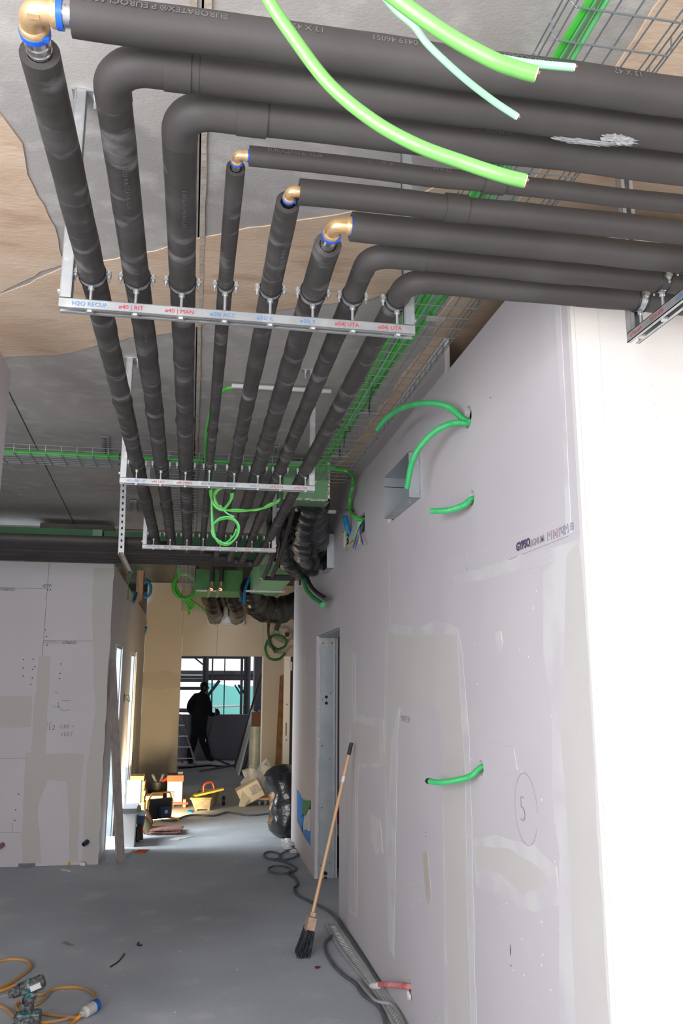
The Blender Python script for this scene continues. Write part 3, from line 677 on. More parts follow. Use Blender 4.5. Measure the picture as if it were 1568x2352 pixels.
T1 = trapeze('trapeze_hanger', 'nearest galvanised trapeze hanger spanning the eight pipes with marker notes', 'pipe hangers along the corridor',
             lambda u, v, z: V((u, TR_Y[0] + v, z)), -.395, .612, items, [(a, b, c, 1) for a, b, c in TXT])
dup_thing(T1.root, T1.root.location + V((0, TR_Y[1] - TR_Y[0], 0)), 'middle galvanised trapeze hanger, just below the long green cable tray crossing')
dup_thing(T1.root, T1.root.location + V((0, TR_Y[2] - TR_Y[0], 0)), 'farthest galvanised trapeze hanger, above the bend of pipes')
it0 = list(zip(PYs, RAD))
trapeze('trapeze_hanger', 'galvanised trapeze hanger cut by the right edge of frame, bar running toward camera', 'pipe hangers along the corridor',
        lambda u, v, z: V((1.275 + v, u, z)), 1.10, 2.155, it0, [('UTA ø54', 2.135, ink_red, -1), ('UTA ø54', 2.02, ink_red, -1), ('ø50 F', 1.89, ink_blue, -1)])
# slotted ceiling feet seen between the pipes
def strut(name, label, p0, p1, wd=.03, dp=.02, slots=True, m_=galv, n_=None):
    t = Thing(name, label, 'bracket', p0, n_); p0 = V(p0); p1 = V(p1); ax = (p1 - p0).normalized()
    sd = V((1, 0, 0)) if abs(ax.x) < .7 else V((0, 1, 0)); sd = (sd - ax * sd.dot(ax)).normalized(); nr = ax.cross(sd); L = (p1 - p0).length
    if nr.y > 0: nr = -nr
    mb = MB(); c = (p0 + p1) / 2
    mb.obox(c, ax, sd, nr, L / 2, wd / 2, .0015); mb.obox(c + sd * (wd / 2) - nr * dp / 2, ax, sd, nr, L / 2, .0015, dp / 2); mb.obox(c - sd * (wd / 2) - nr * dp / 2, ax, sd, nr, L / 2, .0015, dp / 2)
    t.part('channel', mb, m_)
    if slots:
        k = .05
        while k < L - .03:
            mb = MB().obox(p0 + ax * k + nr * .0018, ax, sd, nr, .010, .0065, .0006); t.part('slot', mb, darkgap); k += .05
    return t
strut('slotted_bracket', 'short slotted bracket on the ceiling above left cable tray', PZ(242, 1003, 3.39), PZ(243, 1050, 3.38), .05)
strut('slotted_bracket', 'slotted bracket on the ceiling behind first pipe near the far hanger', PZ(306, 1150, 3.38), PZ(305, 1165, 3.39) + V((0, .25, 0)), .05)
strut('slotted_post', 'long slotted hanging post holding dark pipe bundle at left', PY(284, 1100, 6.64), PY(278, 1268, 6.64), .042)
strut('slotted_rail', 'slotted arm under the dark pipe bundle at left', PY(278, 1268, 6.64), PY(299, 1311, 8.0), .042)
strut('slotted_bracket', 'slotted bracket on the ceiling between the last two pipes', PZ(634, 1026, 3.39), PZ(633, 1042, 3.39), .045)

# ================================================================ CABLE TRAYS
def tray(label, M, L0, L1, width, z, h=.055, step=.1, lng=None, group='wire cable trays'):
    t = Thing('cable_tray', label, 'cable tray', M(0, L0, z), group)
    r = .0022; n = int(round(width / .05))
    zs = [(0, z)] + [(width, z)]
    cw = MB()
    def place(mb, name): return t.part(name, mb, wire_m)
    base = None; k = 0
    while L0 + k * step <= L1 + 1e-6:
        l = L0 + k * step
        if base is None:
            p = [M(-.006, l, z + h), M(-.003, l, z + .012), M(.008, l, z), M(width - .008, l, z), M(width + .003, l, z + .012), M(width + .006, l, z + h)]
            base = t.part('cross_wire', MB().tube(p, r * 1.15, 6), wire_m)
        else:
            c = base.copy(); col.objects.link(c); c.parent = t.root; c.location = M(0, l, z) - M(0, L0, z)
        k += 1
    for j in range(n + 1):
        u = width * j / n; place(MB().cyl(M(u if 0 < j < n else (.004 if j == 0 else width - .004), L0 - .03, z + .0035), M(u if 0 < j < n else (.004 if j == 0 else width - .004), L1 + .03, z + .0035), r, 6), 'long_wire')
    for u in (-.004, width + .004):
        for zz in (z + h * .5, z + h): place(MB().cyl(M(u, L0 - .03, zz), M(u, L1 + .03, zz), r, 6), 'long_wire')
    return t
tray('wire mesh cable tray running along the right wall under the ceiling', lambda u, l, z: V((.79 + u, l, z)), .78, 5.98, .30, 3.2)
tray('wire mesh cable tray crossing the corridor from left edge behind pipes', lambda u, l, z: V((l, 5.55 + u, z)), -3.2, .70, .30, 3.2)
tray('wire mesh cable tray running to far end behind third pipe', lambda u, l, z: V((-.22 + u, l, z)), 5.95, 13.0, .22, 3.2)
tray('wire mesh cable tray hanging down the far wall behind green coil', lambda u, l, z: V((-.20 + u, 15.30 + z * 0, 3.05 + l)), 0, .62, .36, 0, h=.0, step=.045)
def cable(name, label, pts, r, m_, group=None, n=8, sm=6, cat='cable', ends=None, flat=1):
    mb = MB().tube(catmull(pts, sm), r, n, flat=flat)
    if ends is None: return single(name, mb, m_, label, cat, group)
    t = Thing(name, label, cat, pts[-1], group); t.part('sheath', mb, m_)
    e = V(pts[-1]); d = (e - V(pts[-2])).normalized()
    t.part('cut_end', MB().cyl(e - d * .0005, e + d * .0012, r * .86, n), mat('cream_insulation', (.75, .68, .50), .6))
    s1 = d.cross(V((0, 0, 1))).normalized(); s2 = d.cross(s1)
    for k, (mm) in enumerate((copper, w_brown, w_blue)):
        q_ = e + (s1 * math.cos(k * 2.1) + s2 * math.sin(k * 2.1)) * r * .4
        t.part('conductor', MB().cyl(q_ - d * .001, q_ + d * .003, r * .22, 6), mm)
    return t
# green cables lying in the right tray
gx = [(.822, .010, cab_g), (.842, .009, cab_l), (.858, .010, cab_g), (.876, .008, cab_l), (.868, .009, cab_g)]
for k, (xx, r, mm) in enumerate(gx[:4]):
    pts = [V((xx + .012 * math.sin(yy * 1.7 + k) - .004 * k * 0, yy, 3.2 + r + .008 + .002 * k)) for yy in (.6, 1.3, 2.0, 2.7, 3.4, 4.1, 4.8, 5.5)]
    pts += [V((xx - .10, 5.72, 3.225)), V((xx - .5, 5.74 + .01 * k, 3.225 + .002 * k))]
    cable('green_cable', ('leftmost dark green cable', 'pale green cable second from left', 'middle green cable', 'thin pale green rightmost cable')[k] + ' of bundle in right wire tray', pts, r, mm, 'green cables on the right wire tray')
pts = [V((.95, 2.25, 3.214)), V((.95, 2.6, 3.214)), V((.925, 3.1, 3.214)), V((.90, 3.6, 3.214)), V((.895, 4.2, 3.214)), V((.88, 5.0, 3.214)), V((.86, 5.5, 3.214))]
cable('green_cable', 'pair of stray green cables wandering across the right wire tray', pts, .008, cab_g, None)
pts = [V((.925, 2.3, 3.230)), V((.93, 2.7, 3.230)), V((.915, 3.1, 3.230)), V((.905, 3.6, 3.230)), V((.885, 4.2, 3.230)), V((.87, 5.0, 3.230))]
cable('green_cable', 'light green stray cable crossing over another on right wire tray', pts, .007, cab_l, None)
for k in range(4):
    yy = 5.60 + .020 * k; mm = (cab_g, cab_g, cab_l, cab_g)[k]
    pts = [V((-3.4 + .6 * j, yy + .004 * math.sin(j * 2 + k), 3.216 + .012 * (k % 2))) for j in range(7)] + [V((.55, yy, 3.216)), V((.95, yy + .01, 3.218))]
    cable('green_cable', ('nearest green cable', 'second green cable', 'pale green third cable', 'farthest green cable')[k] + ' of the bundle on crossing wire tray', pts, .010, mm, 'green cables on the crossing wire tray')
# black ties on the bundles
for k, (x, y) in enumerate(((-1.42, 5.60), (-.53, 5.60), (.03, 5.60), (.57, 5.60))):
    single('cable_tie', MB().tube([V((x, y - .012, 3.195)), V((x, y - .014, 3.24)), V((x + .005, y + .04, 3.245)), V((x + .008, y + .055, 3.19)), V((x + .01, y + .02, 3.175)), V((x - .005, y - .01, 3.16))], .003, 6), black, ('leftmost', 'second from left', 'second from right', 'rightmost')[k] + ' black cable tie round green cables on crossing tray', 'cable tie', 'black cable ties on the crossing tray')
for k, (y) in enumerate((2.62, 3.9, 4.66)):
    single('cable_tie', MB().tube([V((.805, y, 3.20)), V((.81, y, 3.245)), V((.87, y + .01, 3.245)), V((.885, y + .01, 3.19)), V((.85, y, 3.185))] + ([V((.905, y + .35, 3.19))] if k else []), .0028, 6), black, ('nearest', 'middle', 'farthest')[k] + ' black cable tie round green cables on the right tray', 'cable tie', 'black cable ties on the right tray')
for k, (px_, py_, lb) in enumerate(((780, 1047, 'farther'), (848, 948, 'nearer'))):
    p = PZ(px_, py_, 3.2); t = Thing('support_rod', lb + ' dark threaded rod holding the right wire tray to the ceiling', 'rod', p)
    t.part('threaded_rod', MB().cyl(p + V((0, 0, -.01)), V((p.x, p.y, CEIL)), .004, 8), black); t.part('support_plate', MB().box(p + V((-.06, -.012, -.006)), p + V((.06, .012, -.003))), galv)
single('tray_splice', MB().box((.90, 3.07, 3.186), (.98, 3.10, 3.197)), galv, 'small galvanised splice plate clipped under right wire tray', 'bracket')
# drop of green cables into the wall box
def wp(px, py, off=.03): return PX(px, py, XF - off)
for k in range(3):
    d = .014 * k; mm = (cab_g, cab_l, cab_g)[k]
    pts = [V((.95, 5.62 + .02 * k, 3.218)), wp(795, 1082, .16 - d), wp(806, 1090, .08), wp(810, 1100, .05 - d * .5), wp(808, 1125, .04 + d * .4), wp(803, 1150, .04 - d * .3), wp(803, 1172, .05 - d), wp(812, 1186 + k, .045), wp(824, 1192 + k, .01), V((XF + .03, PX(832, 1192, XF).y, PX(832, 1192, XF).z))]
    cable('green_cable', ('outermost green', 'pale green middle', 'innermost green')[k] + ' cable dropping from tray into square wall hole', pts, .011, mm, 'green cables dropping to the wall hole')
for (a, b) in ((804, 1096), (803, 1172)):
    p = wp(a, b, .04); single('cable_tie', MB().tube([p + V((-.03 * math.cos(q), -.0 + .03 * math.sin(q), .004 * math.cos(q))) for q in [k * math.pi / 5 for k in range(11)]], .003, 6), black, 'black tie on the green cable drop, ' + ('upper one' if b < 1100 else 'lower one'), 'cable tie')
# hanging long green cables close to the camera
def PD(px, py, d): q = ray(px, py).normalized(); return CAM + q * d
cable('hanging_cable', 'thick bright green cable end hanging in longest arc across pipes', [PD(560, -140, 1.05), PD(612, -10, 1.02), PD(680, 95, .99), PD(760, 198, .96), PD(860, 280, .93), PD(960, 335, .91), PD(1060, 372, .90), PD(1150, 402, .89), PD(1206, 416, .89)], .0068, cab_near, 'green cable ends hanging near the camera', 16, ends=1)
cable('hanging_cable', 'thickest bright green cable end at top centre-right', [PD(760, -120, .92), PD(900, -10, .88), PD(985, 52, .86), PD(1060, 100, .85), PD(1140, 142, .84), PD(1190, 160, .84), PD(1230, 171, .84)], .0070, cab_near, 'green cable ends hanging near the camera', 16, ends=1)
cable('hanging_cable', 'slim mint green cable end pointing down to the second pipe', [PD(840, -60, .97), PD(905, 20, .95), PD(950, 60, .94), PD(985, 105, .93), PD(1060, 175, .92), PD(1130, 230, .92), PD(1187, 268, .92)], .0034, cab_near_l, 'green cable ends hanging near the camera', 12, ends=1)
cable('hanging_cable', 'slim mint green cable end lying behind the thickest cable', [PD(850, -60, .99), PD(930, 30, .97), PD(1010, 72, .96), PD(1100, 120, .95), PD(1180, 140, .94), PD(1250, 149, .94), PD(1318, 155, .94)], .0038, cab_near_l, 'green cable ends hanging near the camera', 12, ends=1)
# PVC tube on the ceiling with a green cable out of it, and the coil below
a = PZ(532, 886, 3.375); b = PZ(760, 899, 3.375)
single('plastic_tube', MB().tube([a, b], .014, 16, hollow=.8), mat('white_pvc', (.55, .52, .52), .5), 'short pale plastic tube fixed across the ceiling slab', 'tube')
cable('green_cable', 'green cable leaving left end of the pale ceiling tube', [a + V((.05, 0, 0)), PZ(520, 893, 3.36), PZ(500, 912, 3.30), PZ(483, 950, 3.22), PZ(474, 1000, 3.16), PZ(472, 1060, 3.1), PZ(478, 1100, 3.0)], .011, cab_g)
ky = 4.75
def kp(px, py, o=0.0): return PY(px, py, ky + o)
for k in range(3):
    d = k * 6; pts = [kp(487, 1040, .05), kp(488, 1090), kp(482 + d * .3, 1125), kp(490, 1155 + d * .4), kp(512, 1168 + d * .3), kp(530 + d * .3, 1145), kp(525 + d * .6, 1122), kp(505, 1121 + d * .3), kp(492, 1135 + d), kp(505, 1165 + d * .6), kp(540, 1174 - d * .4), kp(590, 1170 + d * .2), kp(620, 1162 - d * .5), kp(643 - d * .4, 1146 + d * .8)]
    cable('coiled_cable', ('thick bright', 'pale', 'thin dark')[k] + ' green cable in the upper coil hanging behind middle pipe hanger', pts, (.007, .0055, .004)[k], (mat('mid_green_sheath', (.10, .40, .06), .42), cab_l, cab_g)[k], 'green cable coil under the middle hanger')
for k in range(2):
    pts = [kp(488, 1095, .02), kp(486, 1150), kp(488 + k * 3, 1215), kp(500, 1240 + k * 5), kp(525, 1248 + k * 3), kp(545 - 2 * k, 1230), kp(548 - 3 * k, 1205), kp(530, 1188 + 4 * k), kp(505, 1190 + 4 * k), kp(488, 1208), kp(490, 1232), kp(515, 1247), kp(535, 1232), kp(543, 1215)]
    cable('coiled_cable', ('pale', 'darker')[k] + ' green cable in the lower round coil beside far hanger', pts, .0055, (cab_l, cab_g)[k], 'green cable coil under the middle hanger')
cable('coiled_cable', 'short cut green cable tail below the upper coil', [kp(505, 1160), kp(520, 1178), kp(538, 1187)], .005, cab_l)

# ================================================================ CONDUITS IN THE RIGHT WALL
def corrugated(name, label, pts, r, m_, cat='conduit', pitch=.006, group=None, capm=None):
    path = catmull(pts, 10); L = [0]
    for a, b in zip(path, path[1:]): L.append(L[-1] + (b - a).length)
    n = int(L[-1] / (pitch / 4)); out = []; rs = []; j = 0
    for k in range(n + 1):
        s = L[-1] * k / n
        while j < len(L) - 2 and L[j + 1] < s: j += 1
        t_ = (s - L[j]) / max(L[j + 1] - L[j], 1e-9); out.append(path[j].lerp(path[j + 1], t_))
        rs.append(r * (1 if k % 4 in (0, 1) else .88))
    t = Thing(name, label, cat, pts[0], group)
    t.part('corrugated_hose', MB().tube(out, rs, 14, hollow=.72), m_)
    if capm:
        e = path[-1]; d = (path[-1] - path[-3]).normalized(); t.part('taped_end', MB().tube([e - d * .028, e, e + d * .012], [r * 1.06, r * 1.08, r * .9], 12, wob=.3), capm)
    return t
corrugated('green_conduit', 'green corrugated conduit arching left from the upper wall hole', [V((XF + .06, c1.y - .02, c1.z - .01)), V((XF - .005, c1.y + .005, c1.z - .015)), PX(1030, 935, 1.10), PX(985, 926, 1.06), PX(930, 934, 1.02), PX(890, 958, .99), PX(866, 986, .97)], .0145, conduit_g)
corrugated('green_conduit', 'green corrugated conduit curving down in front of open steel duct box', [V((XF + .06, c1.y, c1.z - .03)), V((XF - .01, c1.y + .0, c1.z - .028)), PX(1040, 972, 1.10), PX(1000, 990, 1.06), PX(965, 1025, 1.03), PX(945, 1065, 1.02), PX(934, 1122, 1.01)], .0145, conduit_g)
corrugated('green_conduit', 'short green corrugated conduit from small round hole below upper one', [V((XF + .05, c2.y - .01, c2.z + .0)), V((XF + .0, c2.y, c2.z - .005)), PX(1065, 1160, 1.13), PX(1030, 1172, 1.10), PX(992, 1174, 1.08)], .0135, conduit_g)
corrugated('green_conduit', 'green corrugated conduit with black taped end low on wall', [V((XF + .05, c3.y - .01, c3.z + .01)), V((XF + .0, c3.y, c3.z - .0)), PX(1080, 1783, 1.13), PX(1045, 1793, 1.10), PX(1010, 1797, 1.08), PX(983, 1794, 1.07)], .0125, conduit_g, capm=black)
t = Thing('red_conduit', 'faded red conduit stub with white paper plug near floor', 'conduit', c4)
pp = [V((XF + .05, c4.y - .01, c4.z)), V((XF, c4.y, c4.z)), PX(900, 2262, 1.11), PX(868, 2262, 1.07)]
t.part('conduit', MB().tube(catmull(pp), .0145, 14), red_c); t.part('paper_plug', MB().tube([PX(872, 2262, 1.075), PX(860, 2263, 1.06), PX(850, 2263, 1.05)], [.016, .017, .009], 12, wob=.5), white_rag)
single('paper_scrap', MB().blob(PX(938, 2285, XF - .01), .008, .03, .02, 10, 6, .8, 4), white_rag, 'white paper scrap stuck under the red conduit', 'scrap')
# conduit stubs on the left wall
for (x, y, mm, lb) in ((200, 1933, navy, 'dark conduit stub'), (6, 1940, mat('pinkish_stub', (.35, .16, .15), .7), 'reddish conduit stub')):
    p = PY(x, y, LWY); single('conduit_stub', MB().tube([p + V((0, .02, 0)), p + V((0, -.05, .0)), p + V((-.02, -.09, -.01))], .022, 12, hollow=.7), mm, lb + ' poking out low on left wall', 'conduit')

# ================================================================ DUCT BOXES, WIRES
def sheet_box(label, y0, y1, z0, z1, x0, x1):
    t = Thing('duct_box', label, 'duct', (x0, y0, z0)); T_ = .002
    t.part('side_sheet', MB().box((x0, y0, z0), (x1, y0 + T_, z1)), galv_d); t.part('side_sheet', MB().box((x0, y1 - T_, z0), (x1, y1, z1)), galv_d)
    t.part('top_sheet', MB().box((x0, y0, z1 - T_), (x1, y1, z1)), galv_d); t.part('bottom_sheet', MB().box((x0, y0, z0), (x1, y1, z0 + T_)), galv_d)
    for (yy, zz) in ((y0 - .003, z0 + .04), (y0 - .003, z1 - .06)):
        t.part('rivet', MB().blob(V((x0 + .05, yy, zz)), .006, .003, .006, 8, 6), zinc)
    for (yy) in (y0 + .1, y1 - .15): t.part('rivet', MB().blob(V((x0 + .03, yy, z0 - .002)), .006, .006, .003, 8, 6), zinc)
    return t
q1 = PY(938, 1037, 4.175); q2 = PX(882, 1101, q1.x); q3 = PY(939, 1143, 4.175)
sheet_box('open galvanised duct box poking out of right wall under conduits', q1.y, q2.y, q3.z, q1.z, q1.x, XB - .03).part('liner_seam', MB().box((q1.x + .001, q2.y - .004, q1.z - .06), (XB - .04, q2.y - .002, q1.z - .056)), darkgap)
sheet_box('galvanised duct box on the right wall holding black flexible duct', B2[0] + .01, B2[1] - .01, 2.69, 2.99, 1.11, XB - .03)
def wires(cy, cz, spec, label):
    t = Thing('wire_bundle', label, 'wires', (XF, cy, cz))
    for (pts, r, mm, nm) in spec: t.part(nm, MB().tube(catmull([wp(*p) for p in pts], 5), r, 6), mm)
    return t
wires(5.75, 2.85, [([(838, 1192, -.02), (826, 1203, .03), (812, 1238, .04), (800, 1255, .05)], .007, cab_l, 'green_wire'), ([(832, 1196, .0), (820, 1225, .04), (811, 1258, .05)], .004, w_brown, 'brown_wire'),
                   ([(833, 1196, .0), (824, 1228, .04), (815, 1262, .05)], .004, w_blue, 'blue_wire'), ([(834, 1196, .0), (827, 1225, .04), (824, 1250, .05)], .004, w_yell, 'yellow_wire'),
                   ([(835, 1196, .0), (827, 1215, .04), (830, 1240, .05), (834, 1252, .05)], .003, w_brown, 'brown_wire'), ([(836, 1196, .0), (829, 1225, .04), (834, 1248, .05)], .003, w_blue, 'blue_wire'),
                   ([(812, 1240, .05), (803, 1250, .05), (795, 1266, .05)], .004, copper, 'copper_strand')], 'loose coloured wires and copper ends hanging from the square wall hole')
wires(6.3, 2.85, [([(800, 1235, -.02), (792, 1226, .03), (786, 1222, .04)], .009, cab_l, 'green_wire'), ([(800, 1238, 0), (790, 1220, .05), (782, 1230, .05), (784, 1243, .05), (792, 1238, .03)], .003, w_yell, 'yellow_wire'), ([(800, 1240, 0), (794, 1252, .04), (797, 1258, .04)], .003, w_yell, 'yellow_wire')], 'yellow and green wires curling out of the far narrow wall hole')
corrugated('blue_conduit', 'short blue corrugated conduit standing from far narrow wall hole', [V((XF + .03, PX(802, 1228, XF).y, PX(802, 1228, XF).z)), wp(800, 1220, .02), wp(796, 1205, .05), wp(792, 1186, .07)], .020, bluec)
# flexible black ducts
def flex(label, pts, rs, group='black flexible ducts'):
    path = catmull(pts, 10); n = len(path)
    R_ = []
    for k in range(n):
        u = k / (n - 1) * (len(rs) - 1); j = min(int(u), len(rs) - 2); R_.append((rs[j] + (rs[j + 1] - rs[j]) * (u - j)) * (1 + .012 * math.sin(k * 1.9) + .05 * noise.noise(V((k * .7, 0, 0)))))
    return single('flexible_duct', MB().tube(path, R_, 24, wob=.16), bagm, label, 'duct', group)
flex('thick black film-wrapped flexible duct at the right wall box', [V((.87, 6.15, 3.10)), V((.88, 6.45, 3.06)), V((.93, 6.8, 2.97)), V((1.0, 7.10, 2.86)), V((1.15, 7.20, 2.83))], [.13, .165, .17, .16, .13])
flex('black film-wrapped flexible duct hanging behind the thick one', [V((.70, 6.7, 3.15)), V((.72, 7.0, 3.05)), V((.80, 7.5, 2.93)), V((.98, 7.8, 2.84)), V((1.12, 7.9, 2.86))], [.10, .13, .14, .13, .12])
flex('wide black flexible duct arching to the right at far end', [V((.80, 11.9, 3.10)), V((.88, 12.2, 2.92)), V((1.05, 12.4, 2.83)), V((1.3, 12.5, 2.83)), V((1.6, 12.55, 2.95))], [.16, .19, .20, .20, .18])
flex('left of the two black flexible ducts entering the end wall grille', [V((.20, 13.6, 3.36)), V((.27, 14.0, 3.2)), V((.36, 14.6, 3.02)), V((.40, 15.35, 2.94))], [.15, .155, .155, .14])
flex('right of the two black flexible ducts entering the end wall grille', [V((.56, 13.6, 3.36)), V((.64, 14.0, 3.2)), V((.75, 14.6, 3.02)), V((.79, 15.35, 2.94))], [.15, .155, .155, .14])
t = Thing('duct_grille_box', 'galvanised plenum frame on the end wall behind two black ducts', 'duct', (.25, 15.38, 2.80))
t.part('back_sheet', MB().box((.26, 15.40, 2.80), (.94, 15.445, 3.12)), galv); t.part('lower_lip', MB().box((.25, 15.34, 2.795), (.95, 15.445, 2.805)), galv)
cable('smooth_green_conduit', 'smooth green conduit hanging below the black flexible duct', [PX(697, 1300, 1.05), PX(697, 1325, 1.05), PX(702, 1350, 1.05), PX(716, 1370, 1.06), PX(741, 1389, 1.08)], .022, conduit_g, n=12, cat='conduit')
cable('smooth_black_conduit', 'smooth black conduit hanging beside the green one under duct', [PX(704, 1308, 1.07), PX(706, 1330, 1.07), PX(715, 1348, 1.08), PX(730, 1363, 1.09), PX(750, 1376, 1.10)], .020, conduit_b, n=12, cat='conduit')
# green foil panel ducts
def duct(label, a, b, m_=duct_g, tape=True):
    t = Thing('air_duct', label, 'duct', (a[0], a[1], a[2])); t.part('duct_body', MB().box(a, b), m_)
    if tape:
        x0, y0, z0 = a; x1, y1, z1 = b; w = .03
        for (p, q_) in (((x0 - .002, y0 - .002, z0 - .002), (x1 + .002, y0 + w, z0 + w * .5)), ((x1 - w * .5, y0 - .002, z0), (x1 + .002, y0 + w, z1)), ((x1 - w, y0, z0 - .002), (x1 + .002, y1, z0 + w * .3)), ((x0 - .002, y0, z0 - .002), (x0 + w, y1, z0 + w * .3))):
            t.part('foil_tape', MB().box(p, q_), foil)
    return t
duct('green foil duct with taped front edge above thick black flexible duct', (.62, 5.98 - .05, 3.045), (.965, 6.55, 3.34))
strut('support_channel', 'galvanised channel carrying the green duct above black flexible duct', V((.60, 6.22, 3.035)), V((1.06, 6.22, 3.035)), .04, .02, True)
duct('green foil duct going away at the far right of corridor', (.79, 10.2, 2.99), (1.18, 12.1, 3.3))
duct('green foil duct crossing just behind the pipe bends at right', (.72, 8.55, 3.03), (1.14, 9.2, 3.35))
strut('support_channel', 'galvanised channel carrying the farther green duct', V((.70, 11.4, 2.985)), V((1.24, 11.4, 2.985)), .06, .02, True)
t = duct('long dark green foil duct crossing behind the pipe bundle', (-3.6, 8.25, 3.0), (-.98, 8.75, 3.19), duct_dk, False)
t.part('duct_flange', MB().box((-.99, 8.24, 3.0), (-.90, 8.76, 3.19)), duct_g)
duct('dark green foil duct visible between the pipes above far hanger', (-.89, 8.3, 2.935), (.66, 8.45, 3.19), duct_dk, False)
duct('mid green fan coil casing before the end wall', (.02, 12.6, 3.10), (.72, 13.5, 3.42), mat('mid_green_foil', (.06, .24, .07), .4, c2=(.05, .20, .06), scale=3), False).part('casing_seam', MB().box((.42, 12.59, 3.10), (.425, 12.6, 3.42)), foil)
strut('support_channel', 'small galvanised bar in front of the fan coil casing', V((.03, 12.5, 3.10)), V((.42, 12.5, 3.10)), .03, .02, False)
single('concrete_beam', MB().box((-1.6, 8.9, 3.30), (-.86, 9.2, 3.36)), concrete_d, 'flat grey beam end under the ceiling above long dark green duct', 'beam')
# branch pipes
for k, (xa, lb) in enumerate(((.632, 'left'), (.70, 'right'))):
    t = Thing('branch_pipe', lb + ' small insulated branch pipe turning right beside green duct', 'pipe', (xa, 6.5, 2.78))
    yb = 8.28 - k * .17
    t.part('pipe_sleeve', MB().tube([V((xa, 6.0, 3.0 - k * .02)), V((xa + .01, 6.6, 2.86)), V((xa + .03, 7.4, 2.77))] + fillet(V((xa + .03, 7.4, 2.77)), V((xa + .05, yb, 2.76)), V((xa + .35, yb, 2.76)), .04, 5) + [V((1.0 - .02 * k, yb, 2.76))], .021 - .002 * k, 12, wob=.05), foam_n)
    if k == 0:
        t.part('valve', MB().cyl(V((1.0, yb, 2.76)), V((1.07, yb, 2.76)), .017, 10), copper); t.part('valve_handle', MB().box((1.04, yb - .02, 2.70), (1.06, yb + .02, 2.75)), black)
for k, (px_) in enumerate((487, 508)):
    y_ = 12.3; t = Thing('branch_pipe', ('left' if k == 0 else 'right') + ' of two insulated drops with bronze elbows before fan coil', 'pipe', PY(px_, 1340, y_))
    t.part('pipe_sleeve', MB().cyl(PY(px_ + 1, 1296, y_), PY(px_, 1336, y_), .034, 12), foam_n)
    t.part('bronze_elbow', MB().tube([PY(px_, 1336, y_), PY(px_, 1348, y_), PY(px_ - 2, 1354, y_ - .05)], [.022, .028, .026], 10), brass)
    t.part('hose', MB().tube([PY(px_ - 2, 1350, y_ - .05), PY(px_ - 6, 1358, y_ + .2), PY(px_ - 10, 1371, y_ + .5)], [.035, .035, .018], 12), grey_pl)

# ================================================================ END WALL LOOPS
def loop(name, label, cx_, cy_, rx, ry, turns, r, m_, y_, tails=(), cat='cable'):
    pts = []
    for k in range(int(turns * 12) + 1):
        a = k / 12 * 2 * math.pi - math.pi / 2; j = 1 + .08 * math.sin(k * .7)
        pts.append(PY(cx_ + rx * j * math.cos(a), cy_ + ry * j * math.sin(a), y_ - .01 * k / 12))
    mb = MB().tube(catmull(pts, 3), r, 8)
    for tl in tails: mb.tube(catmull([PY(*p, y_) for p in tl], 5), r, 8)
    return single(name, mb, m_, label, cat)
loop('blue_conduit_coil', 'small blue conduit coil hung high on the end wall', 336, 1354, 10, 18, 2, .02, bluec, 15.43, [[(328, 1340), (320, 1336), (316, 1338)]])
loop('green_cable_coil', 'green cable coil hanging in front of the vertical mesh tray', 424, 1346, 26, 28, 3, .020, cab_g, 14.9, [[(408, 1306), (401, 1340), (410, 1365), (435, 1378), (450, 1387), (474, 1407)], [(412, 1306), (404, 1345), (420, 1372), (445, 1390)], [(440, 1370), (433, 1395), (434, 1412)], [(424, 1378), (436, 1400), (445, 1382)]])
loop('green_conduit_coil', 'dark green conduit coil on the end wall above white door frame', 636, 1476, 20, 16, 1.2, .022, mat('dark_green_conduit', (.01, .16, .05), .5), 15.2, [[(620, 1421), (616, 1450), (622, 1480), (640, 1494)], [(615, 1470), (609, 1490), (618, 1512), (640, 1514), (655, 1500)]])
cable('black_conduit', 'black conduit tail hanging beside the dark green coil', [PY(616, 1421, 15.1), PY(616, 1450, 15.1), PY(622, 1480, 15.1), PY(632, 1500, 15.1)], .018, conduit_b, cat='conduit')
cable('black_hose', 'black hose tail under the wide black flexible duct', [PY(652, 1415, 12.4), PY(640, 1432, 12.4), PY(634, 1448, 12.4)], .035, conduit_b, cat='hose')
cable('blue_conduit', 'left blue conduit hanging near far green duct', [PY(574, 1325, 12.0), PY(560, 1345, 12.0), PY(551, 1382, 12.0)], .022, bluec, cat='conduit'); cable('blue_conduit', 'right blue conduit hanging near far green duct', [PY(572, 1330, 11.8), PY(562, 1360, 11.8), PY(561, 1388, 11.8)], .020, bluec, cat='conduit')
cable('blue_conduit', 'tiny blue conduit stub lower on the end wall', [PY(327, 1457, 15.4), PY(332, 1450, 15.3), PY(335, 1441, 15.25)], .03, bluec, cat='conduit')
cable('blue_conduit', 'blue conduit tail at the top of left corridor wall', [PX(313, 1362, -.80), PX(310, 1372, -.80), PX(307, 1382, -.80)], .022, bluec, cat='conduit')
cable('green_cable', 'thin green cable dangling over the left corridor wall top', [PY(335, 1302, 10.6), PY(315, 1306, 10.7), PY(300, 1318, 10.8), PY(294, 1340, 10.9), PY(294, 1378, 10.9)], .009, cab_g)
single('timber_block', MB().box((-.95, 14.2, 2.95), (-.84, 14.5, 3.6)), timber, 'rough timber post above the left corridor wall', 'timber')
single('timber_block', MB().box((-.98, 10.2, 2.951), (-.86, 10.9, 3.1)), timber, 'rough timber block lying on the left corridor wall top', 'timber')
single('wall_bracket', MB().box((PY(655, 1453, 15.4).x, 15.38, PY(655, 1462, 15.4).z), (PY(663, 1453, 15.4).x, 15.44, PY(655, 1453, 15.4).z)), black, 'small black bracket on the wall above white door frame', 'bracket')

